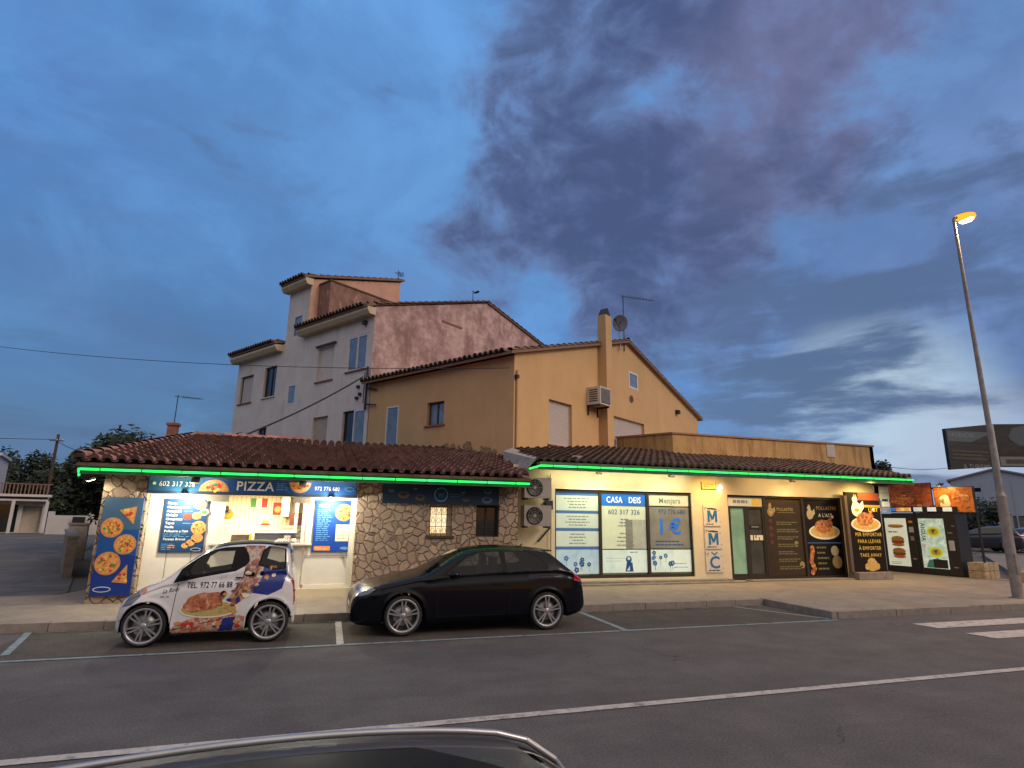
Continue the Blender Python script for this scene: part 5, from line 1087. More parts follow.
sc_ = 1.0
bbT = Matrix.Translation((-46.2, -29.5, 0))
def BP(*k):
    pass
bx_, by_ = 46.2, 29.5
bpanel('left_panel', (42.68-bx_, 30.0-by_), (46.75-bx_, 29.6-by_), 5.72, 6.05, 8.68, 9.18, d1, m_bbd)
bpanel('right_panel', (46.95-bx_, 29.5-by_), (54.5-bx_, 26.5-by_), 6.05, 6.1, 9.2, 9.3, d2, m_bbd)
a = MB()
for q in ((.75, .4), (4.5, -1.0)): a.cyl((q[0], q[1], 0), (q[0], q[1], 9.0), .14, .12, m_metal, 10)
a.build('support_posts', bb)
a = MB(); a.box(.45, .62, -.12, .0, 5.9, 9.2, mat('white_strut', (.40, .44, .44), .5)); a.build('corner_strut', bb)

# warehouse to the right
wa = thing('warehouse', 'pale grey blue gabled warehouse rising behind the parked cars and billboard', 'warehouse', (63.6, 45, 0), R(-57))
m_wa = mat('pale_blue_render', (.40, .44, .50), .85, var=.06, nscale=.3); a = MB()
wall(a, 0, 7.4, 0, 9, m_wa, [(1.6, 2.5, 5.2, 5.6), (4.6, 6.2, 0, 2.8)], [(-.27, 1, 6.42), (.27, 1, 6.42+.27*7.4)])
a.quad((0, 0, 0), (0, 0, 6.42), (0, 30, 6.42), (0, 30, 0), m_wa); a.quad((7.4, 0, 0), (7.4, 30, 0), (7.4, 30, 6.42), (7.4, 0, 6.42), m_wa)
for x in (0, 2.45, 4.9): a.box(x, x+.12, -.05, -.001, 0, 6.3, m_wa)
a.build('wall', wa)
a = MB(); m_wr = mat('metal_roof', (.30, .23, .24), .6)
for p, q in (((-.3, 6.32), (3.7, 7.42)), ((3.7, 7.42), (7.7, 6.34))): a.add([(p[0], -.25, p[1]), (q[0], -.25, q[1]), (q[0], 30, q[1]), (p[0], 30, p[1]), (p[0], -.25, p[1]+.16), (q[0], -.25, q[1]+.16), (q[0], 30, q[1]+.16), (p[0], 30, p[1]+.16)], [(0, 1, 2, 3), (0, 4, 5, 1), (4, 7, 6, 5), (3, 7, 4, 0)], m_wr)
a.build('roof', wa)
a = MB(); a.box(1.6, 2.5, .1, .12, 5.2, 5.6, m_blackgl); a.build('window', wa); a = MB(); a.box(4.6, 6.2, .1, .14, 0, 2.8, mat('grey_blind')); a.build('door', wa)

# ------------------------------------------------------------------ CARS
m_tyre = mat('tyre_rubber', (.018, .018, .018), .85, var=.2, nscale=20); m_under = mat('underbody_black', (.01, .01, .01), .8)
m_chrome = mat('bright_alloy', (.40, .40, .41), .32, metal=.7, var=.05); m_cglass = glassmat('car_glass', (.80, .82, .80), .9); m_cglassD = glassmat('car_glass_dark', (.42, .45, .48), .9)
m_redl = mat('tail_lamp', (.45, .02, .015), .15, coat=.5); m_head = mat('headlamp', (.16, .17, .18), .2, metal=.3, coat=.5); m_lin = mat('cabin_lining', (.045, .045, .05), .9); m_seat = mat('seat_cloth', (.03, .03, .034), .9); m_trim = mat('black_trim', (.008, .008, .008), .5, spec=.12)
def interp(tab, x):
    if x <= tab[0][0]: return tab[0][1]
    for (a, b), (c, d_) in zip(tab[:-1], tab[1:]):
        if x <= c:
            t = (x-a)/(c-a) if c > a else 0; return b+(d_-b)*t
    return tab[-1][1]
def smooth_tab(tab, n=3):
    for _ in range(n):
        out = [tab[0]]
        for p, q in zip(tab[:-1], tab[1:]):
            out += [(p[0]*.75+q[0]*.25, p[1]*.75+q[1]*.25), (p[0]*.25+q[0]*.75, p[1]*.25+q[1]*.75)]
        tab = out+[tab[-1]]
    return tab
def build_shell(sp):
    L_, Wm = sp['L'], sp['W']; top = smooth_tab(sp['top'], 2); belt = sp['belt']; zb = sp['zb']; Ra = sp['Ra']
    xs = {0.0, L_}
    n = int(L_/.035)
    for i in range(n+1): xs.add(L_*i/n)
    for xw in sp['wheels']:
        for k in range(-14, 15): xs.add(xw+Ra*math.sin(k/14*math.pi/2))
    for e in (.006, .015, .03, .05): xs.add(e); xs.add(L_-e)
    xs = sorted(x for x in xs if 0 <= x <= L_)
    xs = [x for i, x in enumerate(xs) if i == 0 or x-xs[i-1] > .003]
    NS, NG, NT = 11, 8, 6
    rows = []
    for x in xs:
        zt = interp(top, x); fr_ = sp.get('fe', .45); ff = max(0, 1-x/fr_); rr = max(0, 1-(L_-x)/sp.get('re', .35))
        Wx = Wm*(1-sp.get('ft', .24)*ff**2.2-sp.get('rt', .14)*rr**2.2)
        zlow = interp(zb, x); za = zlow
        for xw in sp['wheels']:
            if abs(x-xw) < Ra: za = max(za, sp['wz']+math.sqrt(max(0, Ra*Ra-(x-xw)**2)))
        zs = min(interp(belt, x), zt-.05); zs = max(zs, za+.02)
        wt_ = max(Wx*.70, Wx*.965-(zt-zs)*sp.get('tumble', .42))
        row = [(0, zlow if za == zlow else za), (Wx*.93, za)]
        for i in range(NS):
            t = (i+.15)/(NS-.85); z = za+(zs-za)*t
            bulge = 1-.05*((z-sp.get('mid', .55))/.45)**2
            if z > zs-.06: bulge -= .035*((z-(zs-.06))/.06)
            if z < za+.05 and za == zlow: bulge -= .03*(1-(z-za)/.05)
            for xw in sp['wheels']:  # flared arch lips
                dd_ = math.hypot(x-xw, z-sp['wz'])
                if dd_ < Ra+.07: bulge += .022*(1-(dd_-Ra)/.07)
            row.append((Wx*bulge, z))
        for i in range(1, NG+1):
            t = i/NG; e = min(.07, (zt-zs)*.45); row.append((Wx*.965*(1-t)+wt_*t + .015*math.sin(t*math.pi)*min(1, (zt-zs)/.3), zs+(zt-e-zs)*t))
        ez_ = row[-1][1]
        for i in range(1, NT+1):
            t = i/NT; y = wt_*(1-t); row.append((y, ez_+(zt-ez_)*math.sin(min(1, t*1.0)*math.pi/2)**.75))
        rows.append((x, row))
    bm = bmesh.new(); K_ = len(rows[0][1]); G = {}
    for i, (x, row) in enumerate(rows):
        for j, (y, z) in enumerate(row):
            for sgn in (1, -1):
                if y == 0 and sgn == -1: G[i, j, -1] = G[i, j, 1]
                else: G[i, j, sgn] = bm.verts.new((x, sgn*max(y, 0), z))
    under = set()
    for i in range(len(rows)-1):
        for j in range(K_-1):
            for sgn in (1, -1):
                q = [G[i, j, sgn], G[i+1, j, sgn], G[i+1, j+1, sgn], G[i, j+1, sgn]]
                if sgn == -1: q.reverse()
                q2 = []
                for v in q:
                    if v not in q2: q2.append(v)
                if len(q2) > 2:
                    try: f = bm.faces.new(q2); f.smooth = True; f.material_index = 1 if j == 0 else 0
                    except ValueError: pass
    for i in (0, len(rows)-1):
        loop = [G[i, j, 1] for j in range(K_)]+[G[i, j, -1] for j in range(K_-2, 0, -1)]
        try: f = bm.faces.new(loop if i else loop[::-1]); f.material_index = 0
        except ValueError: pass
    bmesh.ops.recalc_face_normals(bm, faces=bm.faces)
    return bm
def inpoly(p, P):
    c = False
    for i in range(len(P)):
        a, b = P[i], P[i-1]
        if (a[1] > p[1]) != (b[1] > p[1]) and p[0] < (b[0]-a[0])*(p[1]-a[1])/(b[1]-a[1])+a[0]: c = not c
    return c
def paint(bm, P, axes, mi, sel):
    """cut the outline P (in the plane of axes) into the faces chosen by sel and give what lies inside material mi"""
    i0, i1 = axes; mn = [min(p[k] for p in P)-.06 for k in (0, 1)]; mx = [max(p[k] for p in P)+.06 for k in (0, 1)]
    def near():
        return [f for f in bm.faces if f.material_index != 1 and sel(f.calc_center_median(), f.normal) and all(min(v.co[a] for v in f.verts) <= mx[k] and max(v.co[a] for v in f.verts) >= mn[k] for k, a in ((0, i0), (1, i1)))]
    for i in range(len(P)):
        a, b = P[i], P[(i+1) % len(P)]; co = [0, 0, 0]; co[i0], co[i1] = a; no = [0, 0, 0]; no[i0], no[i1] = b[1]-a[1], -(b[0]-a[0])
        fs = near(); geom = list({v for f in fs for v in f.verts})+list({e for f in fs for e in f.edges})+fs
        bmesh.ops.bisect_plane(bm, geom=geom, plane_co=co, plane_no=Vector(no).normalized(), dist=1e-5)
    for f in near():
        c = f.calc_center_median()
        if inpoly((c[i0], c[i1]), P): f.material_index = mi
def wheel(root, x, y, r, wd, side, rim_m, spokes=5, double=False, prm=.76):
    # axle along y; side = -1 faces -y
    T = Matrix.Translation((x, y, r)); s = side
    a = MB(T); rr = r*prm
    a.lathe([(rr, s*wd*.42), (rr+.02, s*wd*.5), (r-.03, s*wd*.5), (r-.006, s*wd*.40), (r, s*wd*.15), (r, -s*wd*.5), (rr, -s*wd*.5)], m_tyre, 40); wh_ = a.build('wheel', root)
    b = MB(T); b.lathe([(rr+.004, s*wd*.44), (rr-.012, s*wd*.47), (rr-.03, s*wd*.40), (rr-.035, -s*wd*.3)], rim_m, 40)
    b.lathe([(0, s*wd*.02), (rr-.04, s*wd*.02)], m_dk, 24)
    b.lathe([(0, s*wd*.43), (.035, s*wd*.43), (.05, s*wd*.38), (.055, s*wd*.1)], rim_m, 20)
    for k in range(spokes):
        for dd_ in ((-.16, .16) if double else (0,)):
            t = 2*math.pi*k/spokes+.3; ca, sa = math.cos(t), math.sin(t)
            t2 = t+dd_*.9; c2, s2 = math.cos(t2), math.sin(t2); px, pz = -s2, c2; hw_ = .011 if double else .018
            p0 = (.04*math.cos(t+dd_*1.5), .04*math.sin(t+dd_*1.5)); p1 = ((rr-.02)*c2, (rr-.02)*s2)
            y0, y1, yb_ = s*wd*.40, s*wd*.43, s*wd*.25
            vs = []
            for (pp, yy, h_) in ((p0, y0, hw_*1.3), (p1, y1, hw_)):
                vs += [(pp[0]+px*h_, yy, pp[1]+pz*h_), (pp[0]-px*h_, yy, pp[1]-pz*h_), (pp[0]-px*h_, yb_, pp[1]-pz*h_), (pp[0]+px*h_, yb_, pp[1]+pz*h_)]
            b.add(vs, [(0, 1, 5, 4), (1, 2, 6, 5), (3, 0, 4, 7), (2, 3, 7, 6)], rim_m)
    b.build('rim', wh_)
    d_ = MB(T); d_.lathe([(.06, s*wd*.03), (rr*.62, s*wd*.03), (rr*.62, s*wd*.08), (.06, s*wd*.08)], m_metal, 24); d_.build('brake_disc', wh_)
    return wh_
def finish_car(root, bm, mats_, names):
    """split the shell into one mesh per listed material index"""
    bmesh.ops.recalc_face_normals(bm, faces=bm.faces)
    bm.normal_update()
    out = {}
    for nm, idxs in names:
        b2 = bm.copy(); bmesh.ops.delete(b2, geom=[f for f in b2.faces if f.material_index not in idxs], context='FACES')
        if not b2.faces: b2.free(); continue
        me = bpy.data.meshes.new(nm); b2.to_mesh(me); b2.free()
        for m_ in mats_: me.materials.append(m_)
        if nm in ('window', 'headlight', 'tail_light', 'trim'):
            b3 = bmesh.new(); b3.from_mesh(me); left = set(b3.faces); isl = []
            while left:
                f = left.pop(); st = [f]; one = [f]
                while st:
                    g_ = st.pop()
                    for e in g_.edges:
                        for h in e.link_faces:
                            if h in left: left.discard(h); st.append(h); one.append(h)
                isl.append(one)
            idx = [[f.index for f in one] for one in isl]; b3.free(); small = []; big = []
            for one in idx: (big if len(one) >= 6 else small).append(one)
            if big: big[0] = big[0]+[i for o_1 in small for i in o_1]
            for one in (big or idx):
                ones = set(one); b4 = bmesh.new(); b4.from_mesh(me); b4.faces.ensure_lookup_table()
                bmesh.ops.delete(b4, geom=[f for f in b4.faces if f.index not in ones], context='FACES'); m2 = bpy.data.meshes.new(nm); b4.to_mesh(m2); b4.free()
                for m_ in mats_: m2.materials.append(m_)
                o2 = bpy.data.objects.new(nm, m2); COL.objects.link(o2); o2.parent = root
            continue
        o2 = bpy.data.objects.new(nm, me); COL.objects.link(o2); o2.parent = root; out[nm] = o2
    return out
def lining(root, bm, glass_idx):
    b2 = bm.copy(); bmesh.ops.delete(b2, geom=[f for f in b2.faces if f.material_index in glass_idx or f.material_index == 1], context='FACES')
    b2.normal_update()
    ns = {v: v.normal.copy() for v in b2.verts}
    for v in b2.verts: v.co -= ns[v]*.018
    bmesh.ops.reverse_faces(b2, faces=b2.faces)
    me = bpy.data.meshes.new('cabin_lining'); b2.to_mesh(me); b2.free(); me.materials.append(m_lin)
    for p in me.polygons: p.material_index = 0
    o2 = bpy.data.objects.new('cabin_lining', me); COL.objects.link(o2); o2.parent = root
def cabin(root, seats, dashx, z0, W_, wheel_side=-1):
    for (sx_, sy) in seats:
        a = MB(Matrix.Translation((sx_, sy, z0))); a.box(0, .48, -.23, .23, 0, .14, m_seat)
        a.add([(.42, -.23, .1), (.42, .23, .1), (.60, .20, .62), (.60, -.20, .62), (.54, -.23, .08), (.54, .23, .08), (.70, .20, .60), (.70, -.20, .60)], [(0, 1, 2, 3), (4, 7, 6, 5), (0, 4, 5, 1), (1, 5, 6, 2), (2, 6, 7, 3), (3, 7, 4, 0)], m_seat)
        a.box(.60, .70, -.12, .12, .64, .82, m_seat); a.build('seat', root)
    a = MB(); a.box(dashx, dashx+.28, -W_, W_, z0+.05, z0+.42, m_lin); a.build('dashboard', root)
    a = MB(Matrix.Translation((dashx+.42, wheel_side*.33, z0+.42)) @ Matrix.Rotation(R(65), 4, 'Y'))
    prof = [(.175+.014*math.cos(t*1.0472), .014*math.sin(t*1.0472)) for t in range(7)]
    a.lathe(prof, m_trim, 24, 'z'); a.box(-.17, .17, -.015, .015, -.01, .01, m_trim); a.box(-.015, .015, -.17, .17, -.012, .012, m_trim); a.build('steering_wheel', root)
def mirror(root, x, y, z, s, m_):
    a = MB(Matrix.Translation((x, y, z))); a.lathe([(0, -.0), (.05, .0), (.075, .03), (.075, .11), (.05, .14), (0, .145)], m_, 12, 'y'); 
    a.v = [(vx if True else 0, y+(vy-y)*s*1.1, z+(vz-z)*.85) for vx, vy, vz in a.v]; a.build('mirror', root)

# ---- black hatchback
au = thing('parked_car', 'black three-door hatchback parked in front of the stone wall', 'car', (.62, 11.29, .006))
sp = dict(L=4.24, W=.885, wheels=(.86, 3.46), Ra=.365, wz=.325, tumble=.44, mid=.58,
          top=[(0, .50), (.02, .60), (.10, .70), (.30, .79), (.62, .87), (1.0, .935), (1.22, .985), (1.60, 1.20), (1.92, 1.365), (2.2, 1.42), (2.65, 1.445), (3.1, 1.435), (3.45, 1.395), (3.60, 1.36), (3.64, 1.34), (3.84, 1.18), (4.04, 1.0), (4.12, .93), (4.19, .88), (4.23, .62), (4.24, .45)],
          belt=[(0, .60), (.3, .72), (1.1, .87), (2.0, .92), (3.2, .965), (3.9, .98), (4.24, .8)],
          zb=[(0, .24), (.12, .19), (.45, .18), (2, .20), (3.9, .22), (4.15, .28), (4.24, .36)])
m_black = mat('black_car_paint', (.0025, .003, .006), .22, coat=.3, var=.03, spec=.12)
mats_ = [m_black, m_under, m_cglassD, m_trim, m_head, m_redl, mat('number_plate', (.55, .55, .5), .4)]
bm = build_shell(sp)
sidef = lambda c, n: abs(n.y) > .45 and abs(c.y) > .45
trimP = [(1.47, .945), (1.95, 1.28), (2.25, 1.365), (2.8, 1.385), (3.15, 1.355), (3.36, 1.27), (3.53, 1.085), (3.47, 1.03), (2.6, .985), (2.0, .955)]
paint(bm, trimP, (0, 2), 3, sidef)
paint(bm, [(1.58, .975), (1.97, 1.255), (2.25, 1.34), (2.58, 1.358), (2.61, .995), (2.1, .975)], (0, 2), 2, sidef)
paint(bm, [(2.70, 1.0), (2.68, 1.358), (2.95, 1.352), (3.13, 1.33), (3.31, 1.25), (3.47, 1.09), (3.42, 1.045)], (0, 2), 2, sidef)
paint(bm, [(1.27, -.66), (1.27, .66), (1.93, .555), (1.93, -.555)], (0, 1), 2, lambda c, n: c.z > .92 and n.z > .3 and n.x < 0)
paint(bm, [(3.68, -.52), (3.68, .52), (4.0, .60), (4.0, -.60)], (0, 1), 2, lambda c, n: c.z > .95 and n.x > .2)
for a0, a1 in (((1.42, .30), (1.46, .90)), ((2.72, .30), (2.78, .96))):
    paint(bm, [(a0[0], a0[1]), (a0[0]+.010, a0[1]), (a1[0]+.010, a1[1]), (a1[0], a1[1])], (0, 2), 3, sidef)
paint(bm, [(1.42, .29), (2.73, .29), (2.73, .30), (1.42, .30)], (0, 2), 3, sidef)
paint(bm, [(.03, .64), (.10, .73), (.32, .775), (.38, .76), (.28, .69), (.14, .645)], (0, 2), 4, lambda c, n: abs(c.y) > .38 and c.x < .5)
paint(bm, [(4.0, .84), (4.24, .80), (4.24, .95), (4.02, .98)], (0, 2), 5, lambda c, n: abs(c.y) > .45)
paint(bm, [(-.42, .36), (.42, .36), (.42, .66), (-.42, .66)], (1, 2), 3, lambda c, n: c.x < .12)
paint(bm, [(-.26, .40), (.26, .40), (.26, .50), (-.26, .50)], (1, 2), 6, lambda c, n: c.x < .12)
finish_car(au, bm, mats_, [('body', (0,)), ('underbody', (1,)), ('window', (2,)), ('trim', (3,)), ('headlight', (4,)), ('tail_light', (5,)), ('number_plate', (6,))]); lining(au, bm, (2,)); bm.free()
a = MB(); a.box(.5, 3.9, -.62, .62, .2, .34, m_under); a.build('floor_pan', au)
cabin(au, ((1.9, -.36), (1.9, .36), (2.75, -.36), (2.75, .36)), 1.45, .42, .66)
mirror(au, 1.72, -.84, .98, -1, m_black); mirror(au, 1.72, .84, .98, 1, m_black)
for xw in sp['wheels']:
    for s in (-1, 1): wheel(au, xw, s*.78, .325, .21, s, m_chrome, 5, True, .82)
a = MB(); a.box(2.42, 2.62, -.905, -.88, .80, .82, m_trim); a.build('door_handle', au)
a = MB(); a.box(3.50, 3.70, -.48, .48, 1.345, 1.365, m_black); a.build('spoiler', au)
for s in (-1, 1):
    a = MB(); a.tube([(.03, s*.62, .36), (.16, s*.72, .36)], .022, m_chrome); a.build('fog_light', au)
a = MB(); a.tube([(3.2, 0, 1.41), (3.26, 0, 1.46)], .012, m_trim); a.build('roof_aerial', au)

# ---- white two-seater with wrap
sm = thing('delivery_car', 'tiny white two-seat delivery car covered in food adverts at the pizza shop', 'car', (-2.78, 11.24, .006))
sp2 = dict(L=2.52, W=.755, wheels=(.40, 2.14), Ra=.345, wz=.30, tumble=.30, mid=.55, fe=.40, re=.25, ft=.20, rt=.10,
           top=[(0, .46), (.01, .56), (.06, .68), (.20, .80), (.42, .90), (.60, 1.00), (.85, 1.22), (1.08, 1.40), (1.28, 1.485), (1.6, 1.53), (2.0, 1.53), (2.28, 1.49), (2.36, 1.44), (2.40, 1.25), (2.43, 1.05), (2.47, .95), (2.50, .75), (2.52, .5)],
           belt=[(0, .60), (.3, .74), (.6, .86), (1.1, .92), (1.7, .98), (2.3, 1.02), (2.52, .9)],
           zb=[(0, .22), (.1, .17), (1, .18), (2.3, .20), (2.52, .26)])
m_wp = mat('white_car_paint', (.62, .61, .63), .25, coat=.8, var=.03)
m_wrap = patchmat('food_wrap', [(.03, .03, .16), (.10, .035, .025), (.30, .10, .05), (.50, .42, .34), (.12, .04, .05)], 7, rough=.3, coat=.6); m_wrapB = mat('wrap_blue', (.015, .03, .20), .3, coat=.6); m_wrapR = patchmat('wrap_red_white', [(.40, .04, .02), (.55, .48, .40), (.45, .06, .03), (.55, .35, .20)], 13, rough=.3, coat=.6)
mats_ = [m_wp, m_under, m_cglass, m_trim, m_head, m_redl, m_wrap, m_wrapB, m_wrapR, mat('silver_shell', (.36, .36, .38), .3, metal=.5)]
bm = build_shell(sp2)
sidef = lambda c, n: abs(n.y) > .45 and abs(c.y) > .4
# wrap areas
paint(bm, [(1.30, .42), (1.55, .50), (1.86, .74), (1.97, .98), (1.98, 1.50), (1.72, 1.52), (1.66, 1.42), (1.72, 1.18), (1.70, 1.0), (1.50, .62), (1.2, .40)], (0, 2), 6, sidef)
paint(bm, [(1.86, .74), (2.10, .70), (2.30, .80), (2.36, 1.05), (2.36, 1.2), (1.99, 1.22), (1.98, .98)], (0, 2), 7, sidef)
paint(bm, [(.76, .17), (1.78, .17), (1.79, .40), (1.45, .46), (1.0, .38), (.80, .28)], (0, 2), 8, sidef)
paint(bm, [(1.42, .19), (1.62, .19), (1.66, .40), (1.48, .38)], (0, 2), 7, sidef)
# black side trim then glass
paint(bm, [(.72, .905), (.80, 1.10), (1.02, 1.315), (1.25, 1.425), (1.66, 1.445), (1.74, 1.33), (1.77, 1.22), (1.72, 1.15), (1.58, 1.07), (1.1, .985)], (0, 2), 3, sidef)
paint(bm, [(.90, 1.005), (.99, 1.225), (1.22, 1.375), (1.53, 1.385), (1.51, 1.11), (1.2, 1.05)], (0, 2), 2, sidef)
paint(bm, [(1.90, 1.16), (1.95, 1.38), (2.05, 1.47), (2.30, 1.44), (2.34, 1.10), (2.15, 1.08)], (0, 2), 3, sidef)
paint(bm, [(1.93, 1.17), (1.98, 1.37), (2.07, 1.445), (2.28, 1.42), (2.31, 1.12), (2.16, 1.10)], (0, 2), 2, sidef)
for P in ([(.74, .22), (.75, .22), (.80, .90), (.79, .90)], [(.74, .22), (1.45, .36), (1.45, .37), (.74, .23)], [(1.45, .36), (1.46, .36), (1.76, .98), (1.74, 1.16), (1.73, 1.16), (1.75, .98)]): paint(bm, P, (0, 2), 3, sidef)
paint(bm, [(.60, -.60), (.60, .60), (1.16, .54), (1.16, -.54)], (0, 1), 2, lambda c, n: c.z > .88 and n.z > .3 and n.x < -.05)
paint(bm, [(1.20, -.50), (1.20, .50), (2.15, .50), (2.15, -.50)], (0, 1), 3, lambda c, n: c.z > 1.3 and n.z > .7)
paint(bm, [(-.56, 1.08), (.56, 1.08), (.50, 1.44), (-.50, 1.44)], (1, 2), 2, lambda c, n: n.x > .5 and c.x > 2.3)
paint(bm, [(-.70, .58), (-.58, .58), (-.58, .92), (-.70, .92)], (1, 2), 5, lambda c, n: c.x > 2.3); paint(bm, [(.58, .58), (.70, .58), (.70, .92), (.58, .92)], (1, 2), 5, lambda c, n: c.x > 2.3)
paint(bm, [(.06, .56), (.14, .72), (.27, .80), (.31, .72), (.20, .60)], (0, 2), 4, lambda c, n: abs(c.y) > .34 and c.x < .4)
paint(bm, [(-.35, .28), (.35, .28), (.35, .42), (-.35, .42)], (1, 2), 3, lambda c, n: c.x < .1)
bvh = BVHTree.FromBMesh(bm)
finish_car(sm, bm, mats_, [('body', (0, 6, 7, 8)), ('underbody', (1,)), ('window', (2,)), ('trim', (3,)), ('headlight', (4,)), ('tail_light', (5,))]); lining(sm, bm, (2,)); bm.free()
a = MB(); a.box(.3, 2.3, -.5, .5, .18, .32, m_under); a.build('floor_pan', sm)
cabin(sm, ((1.05, -.33), (1.05, .33)), .72, .45, .56); mirror(sm, .90, -.72, 1.02, -1, m_trim); mirror(sm, .90, .72, 1.02, 1, m_trim)
for xw in sp2['wheels']:
    for s in (-1, 1): wheel(sm, xw, s*.665, .30, .19, s, m_chrome, 6, True, .84)
def project(mb, off=.010):
    nv = []
    for x, y, z in mb.v:
        h = bvh.ray_cast(Vector((x, -2, z)), Vector((0, 1, 0)))[0]; nv.append((x, (h.y if h else -.74)-off+y, z))
    mb.v = nv
def fan(mb, cx, cz, rx_, rz_, y, m_, n=22, rings=4, jit=0):
    vs = [(cx, y, cz)]
    for k in range(1, rings+1):
        for i in range(n): t = 2*math.pi*i/n; j = 1+random.uniform(-jit, jit); vs.append((cx+rx_*k/rings*math.cos(t)*j, y, cz+rz_*k/rings*math.sin(t)*j))
    fs = [(0, 1+i, 1+(i+1) % n) for i in range(n)]
    for k in range(rings-1):
        for i in range(n): fs.append((1+k*n+i, 1+(k+1)*n+i, 1+(k+1)*n+(i+1) % n, 1+k*n+(i+1) % n))
    mb.add(vs, fs, m_)
dc = MB(); dc.text('TEL. 972·77 66 88', .92, .835, .085, 0, m_trim, sx=.68, bold=.012); project(dc); dc.build('lettering', sm)
dc = MB(); m_sal = patchmat('salad_garnish', [(.10, .20, .04), (.45, .36, .15), (.50, .30, .10)], 16); m_ch2 = patchmat('car_roast_chicken', [(.10, .02, .01), (.32, .09, .035), (.46, .17, .08), (.70, .45, .28)], 11)
fan(dc, 1.27, .52, .42, .13, 0, i_cream); fan(dc, 1.27, .525, .39, .11, -.002, m_sal); fan(dc, 1.20, .63, .25, .13, -.004, m_ch2, jit=.05); fan(dc, 1.06, .57, .16, .09, -.005, m_ch2, jit=.05); fan(dc, 1.34, .70, .13, .07, -.006, m_ch2, jit=.08); fan(dc, 1.45, .74, .045, .045, -.007, m_trim); project(dc, .008); dc.build('chicken_picture', sm)
dc = MB(); dc.text('La Roda', .60, .76, .065, 0, m_trim, shear=.5, rot=.18, sx=.7); dc.lines(.58, .80, .70, .73, 1, 0, m_trim, .3); fan(dc, .33, .80, .05, .045, 0, m_wrapR); project(dc); dc.build('emblem', sm)
random.seed(5); dc = MB()
for k in range(34):
    t_ = random.random(); cx = 1.45+.62*t_+random.uniform(-.10, .16); cz = .58+.55*t_+random.uniform(-.14, .14)
    fan(dc, cx, cz, random.uniform(.02, .05), random.uniform(.015, .045), -.0003*k, random.choice((m_wrapR, m_wrap, i_crust, m_wrapB, i_cream, m_trim)), 7, 2, .25)
for k in range(16): fan(dc, random.uniform(.85, 1.7), random.uniform(.24, .34), random.uniform(.03, .06), .03, -.0003*k, random.choice((m_wrapR, i_crust, i_red, i_cream, m_wrapB)), 7, 2, .25)
project(dc, .008); dc.build('food_mosaic', sm)
a = MB(); a.box(1.60, 1.69, -.765, -.735, .965, .985, m_trim); a.build('door_handle', sm)
a = MB(); a.box(2.10, 2.42, -.58, .58, 1.495, 1.525, m_wp); a.build('spoiler', sm)
a = MB()
for k in range(5): a.box(2.44, 2.50, -.70+.0, -.60, .35+.1*k, .37+.1*k, m_trim)
a.build('rear_vent', sm)

# ---- car in the foreground (roof only shows)
fg = thing('foreground_car', 'dark silver car right in front of the camera with only its curved roof showing', 'car', (-3.27, 1.13, .006))
sp3 = dict(L=4.35, W=.90, wheels=(.85, 3.45), Ra=.36, wz=.32, tumble=.34,
           top=[(0, .5), (.05, .68), (.3, .82), (1.0, .96), (1.3, 1.0), (1.9, 1.27), (2.3, 1.375), (2.5, 1.41), (2.75, 1.44), (3.15, 1.462), (3.5, 1.455), (3.75, 1.432), (3.88, 1.405), (3.98, 1.34), (4.1, 1.17), (4.25, .95), (4.32, .8), (4.35, .5)],
           belt=[(0, .62), (1.1, .92), (3.8, 1.02), (4.35, .9)], zb=[(0, .26), (.15, .2), (4.2, .22), (4.35, .35)])
m_sil = mat('dark_silver_paint', (.055, .055, .058), .5, metal=.2, coat=.15, var=.03, spec=.3)
mats_ = [m_sil, m_under, m_cglassD, m_trim, m_head, m_redl]
bm = build_shell(sp3); sidef = lambda c, n: abs(n.y) > .45 and abs(c.y) > .45
paint(bm, [(1.5, 1.0), (2.0, 1.30), (2.6, 1.38), (3.4, 1.38), (3.85, 1.25), (3.95, 1.08), (2.4, 1.03)], (0, 2), 2, sidef)
paint(bm, [(1.36, -.66), (1.36, .66), (2.15, .58), (2.15, -.58)], (0, 1), 2, lambda c, n: c.z > 1.0 and n.z > .3)
paint(bm, [(2.30, -.50), (2.30, .50), (3.55, .50), (3.75, .30), (3.75, -.30), (3.55, -.50)], (0, 1), 3, lambda c, n: c.z > 1.3 and n.z > .5)
paint(bm, [(3.84, -.56), (3.84, .56), (4.12, .64), (4.12, -.64)], (0, 1), 2, lambda c, n: c.z > 1.0 and n.x > .1)
finish_car(fg, bm, mats_, [('body', (0,)), ('underbody', (1,)), ('window', (2,)), ('trim', (3,))]); lining(fg, bm, (2,))
bv3 = BVHTree.FromBMesh(bm); bm.free()
for xw in sp3['wheels']:
    for s in (-1, 1): wheel(fg, xw, s*.79, .32, .2, s, m_chrome, 5, True, .72)
for s in (-1, 1):
    pts = []
    for i in range(25):
        x = 1.95+i*(4.06-1.95)/24; yy = s*(.60+.02*math.sin(i/24*math.pi)); h = bv3.ray_cast(Vector((x, yy, 2)), Vector((0, 0, -1)))[0]; pts.append((x, yy, h.z+.018))
    a = MB(); a.tube(pts, .009, mat('satin_silver', (.42, .42, .42), .35, metal=.8)); a.build('roof_rail', fg)
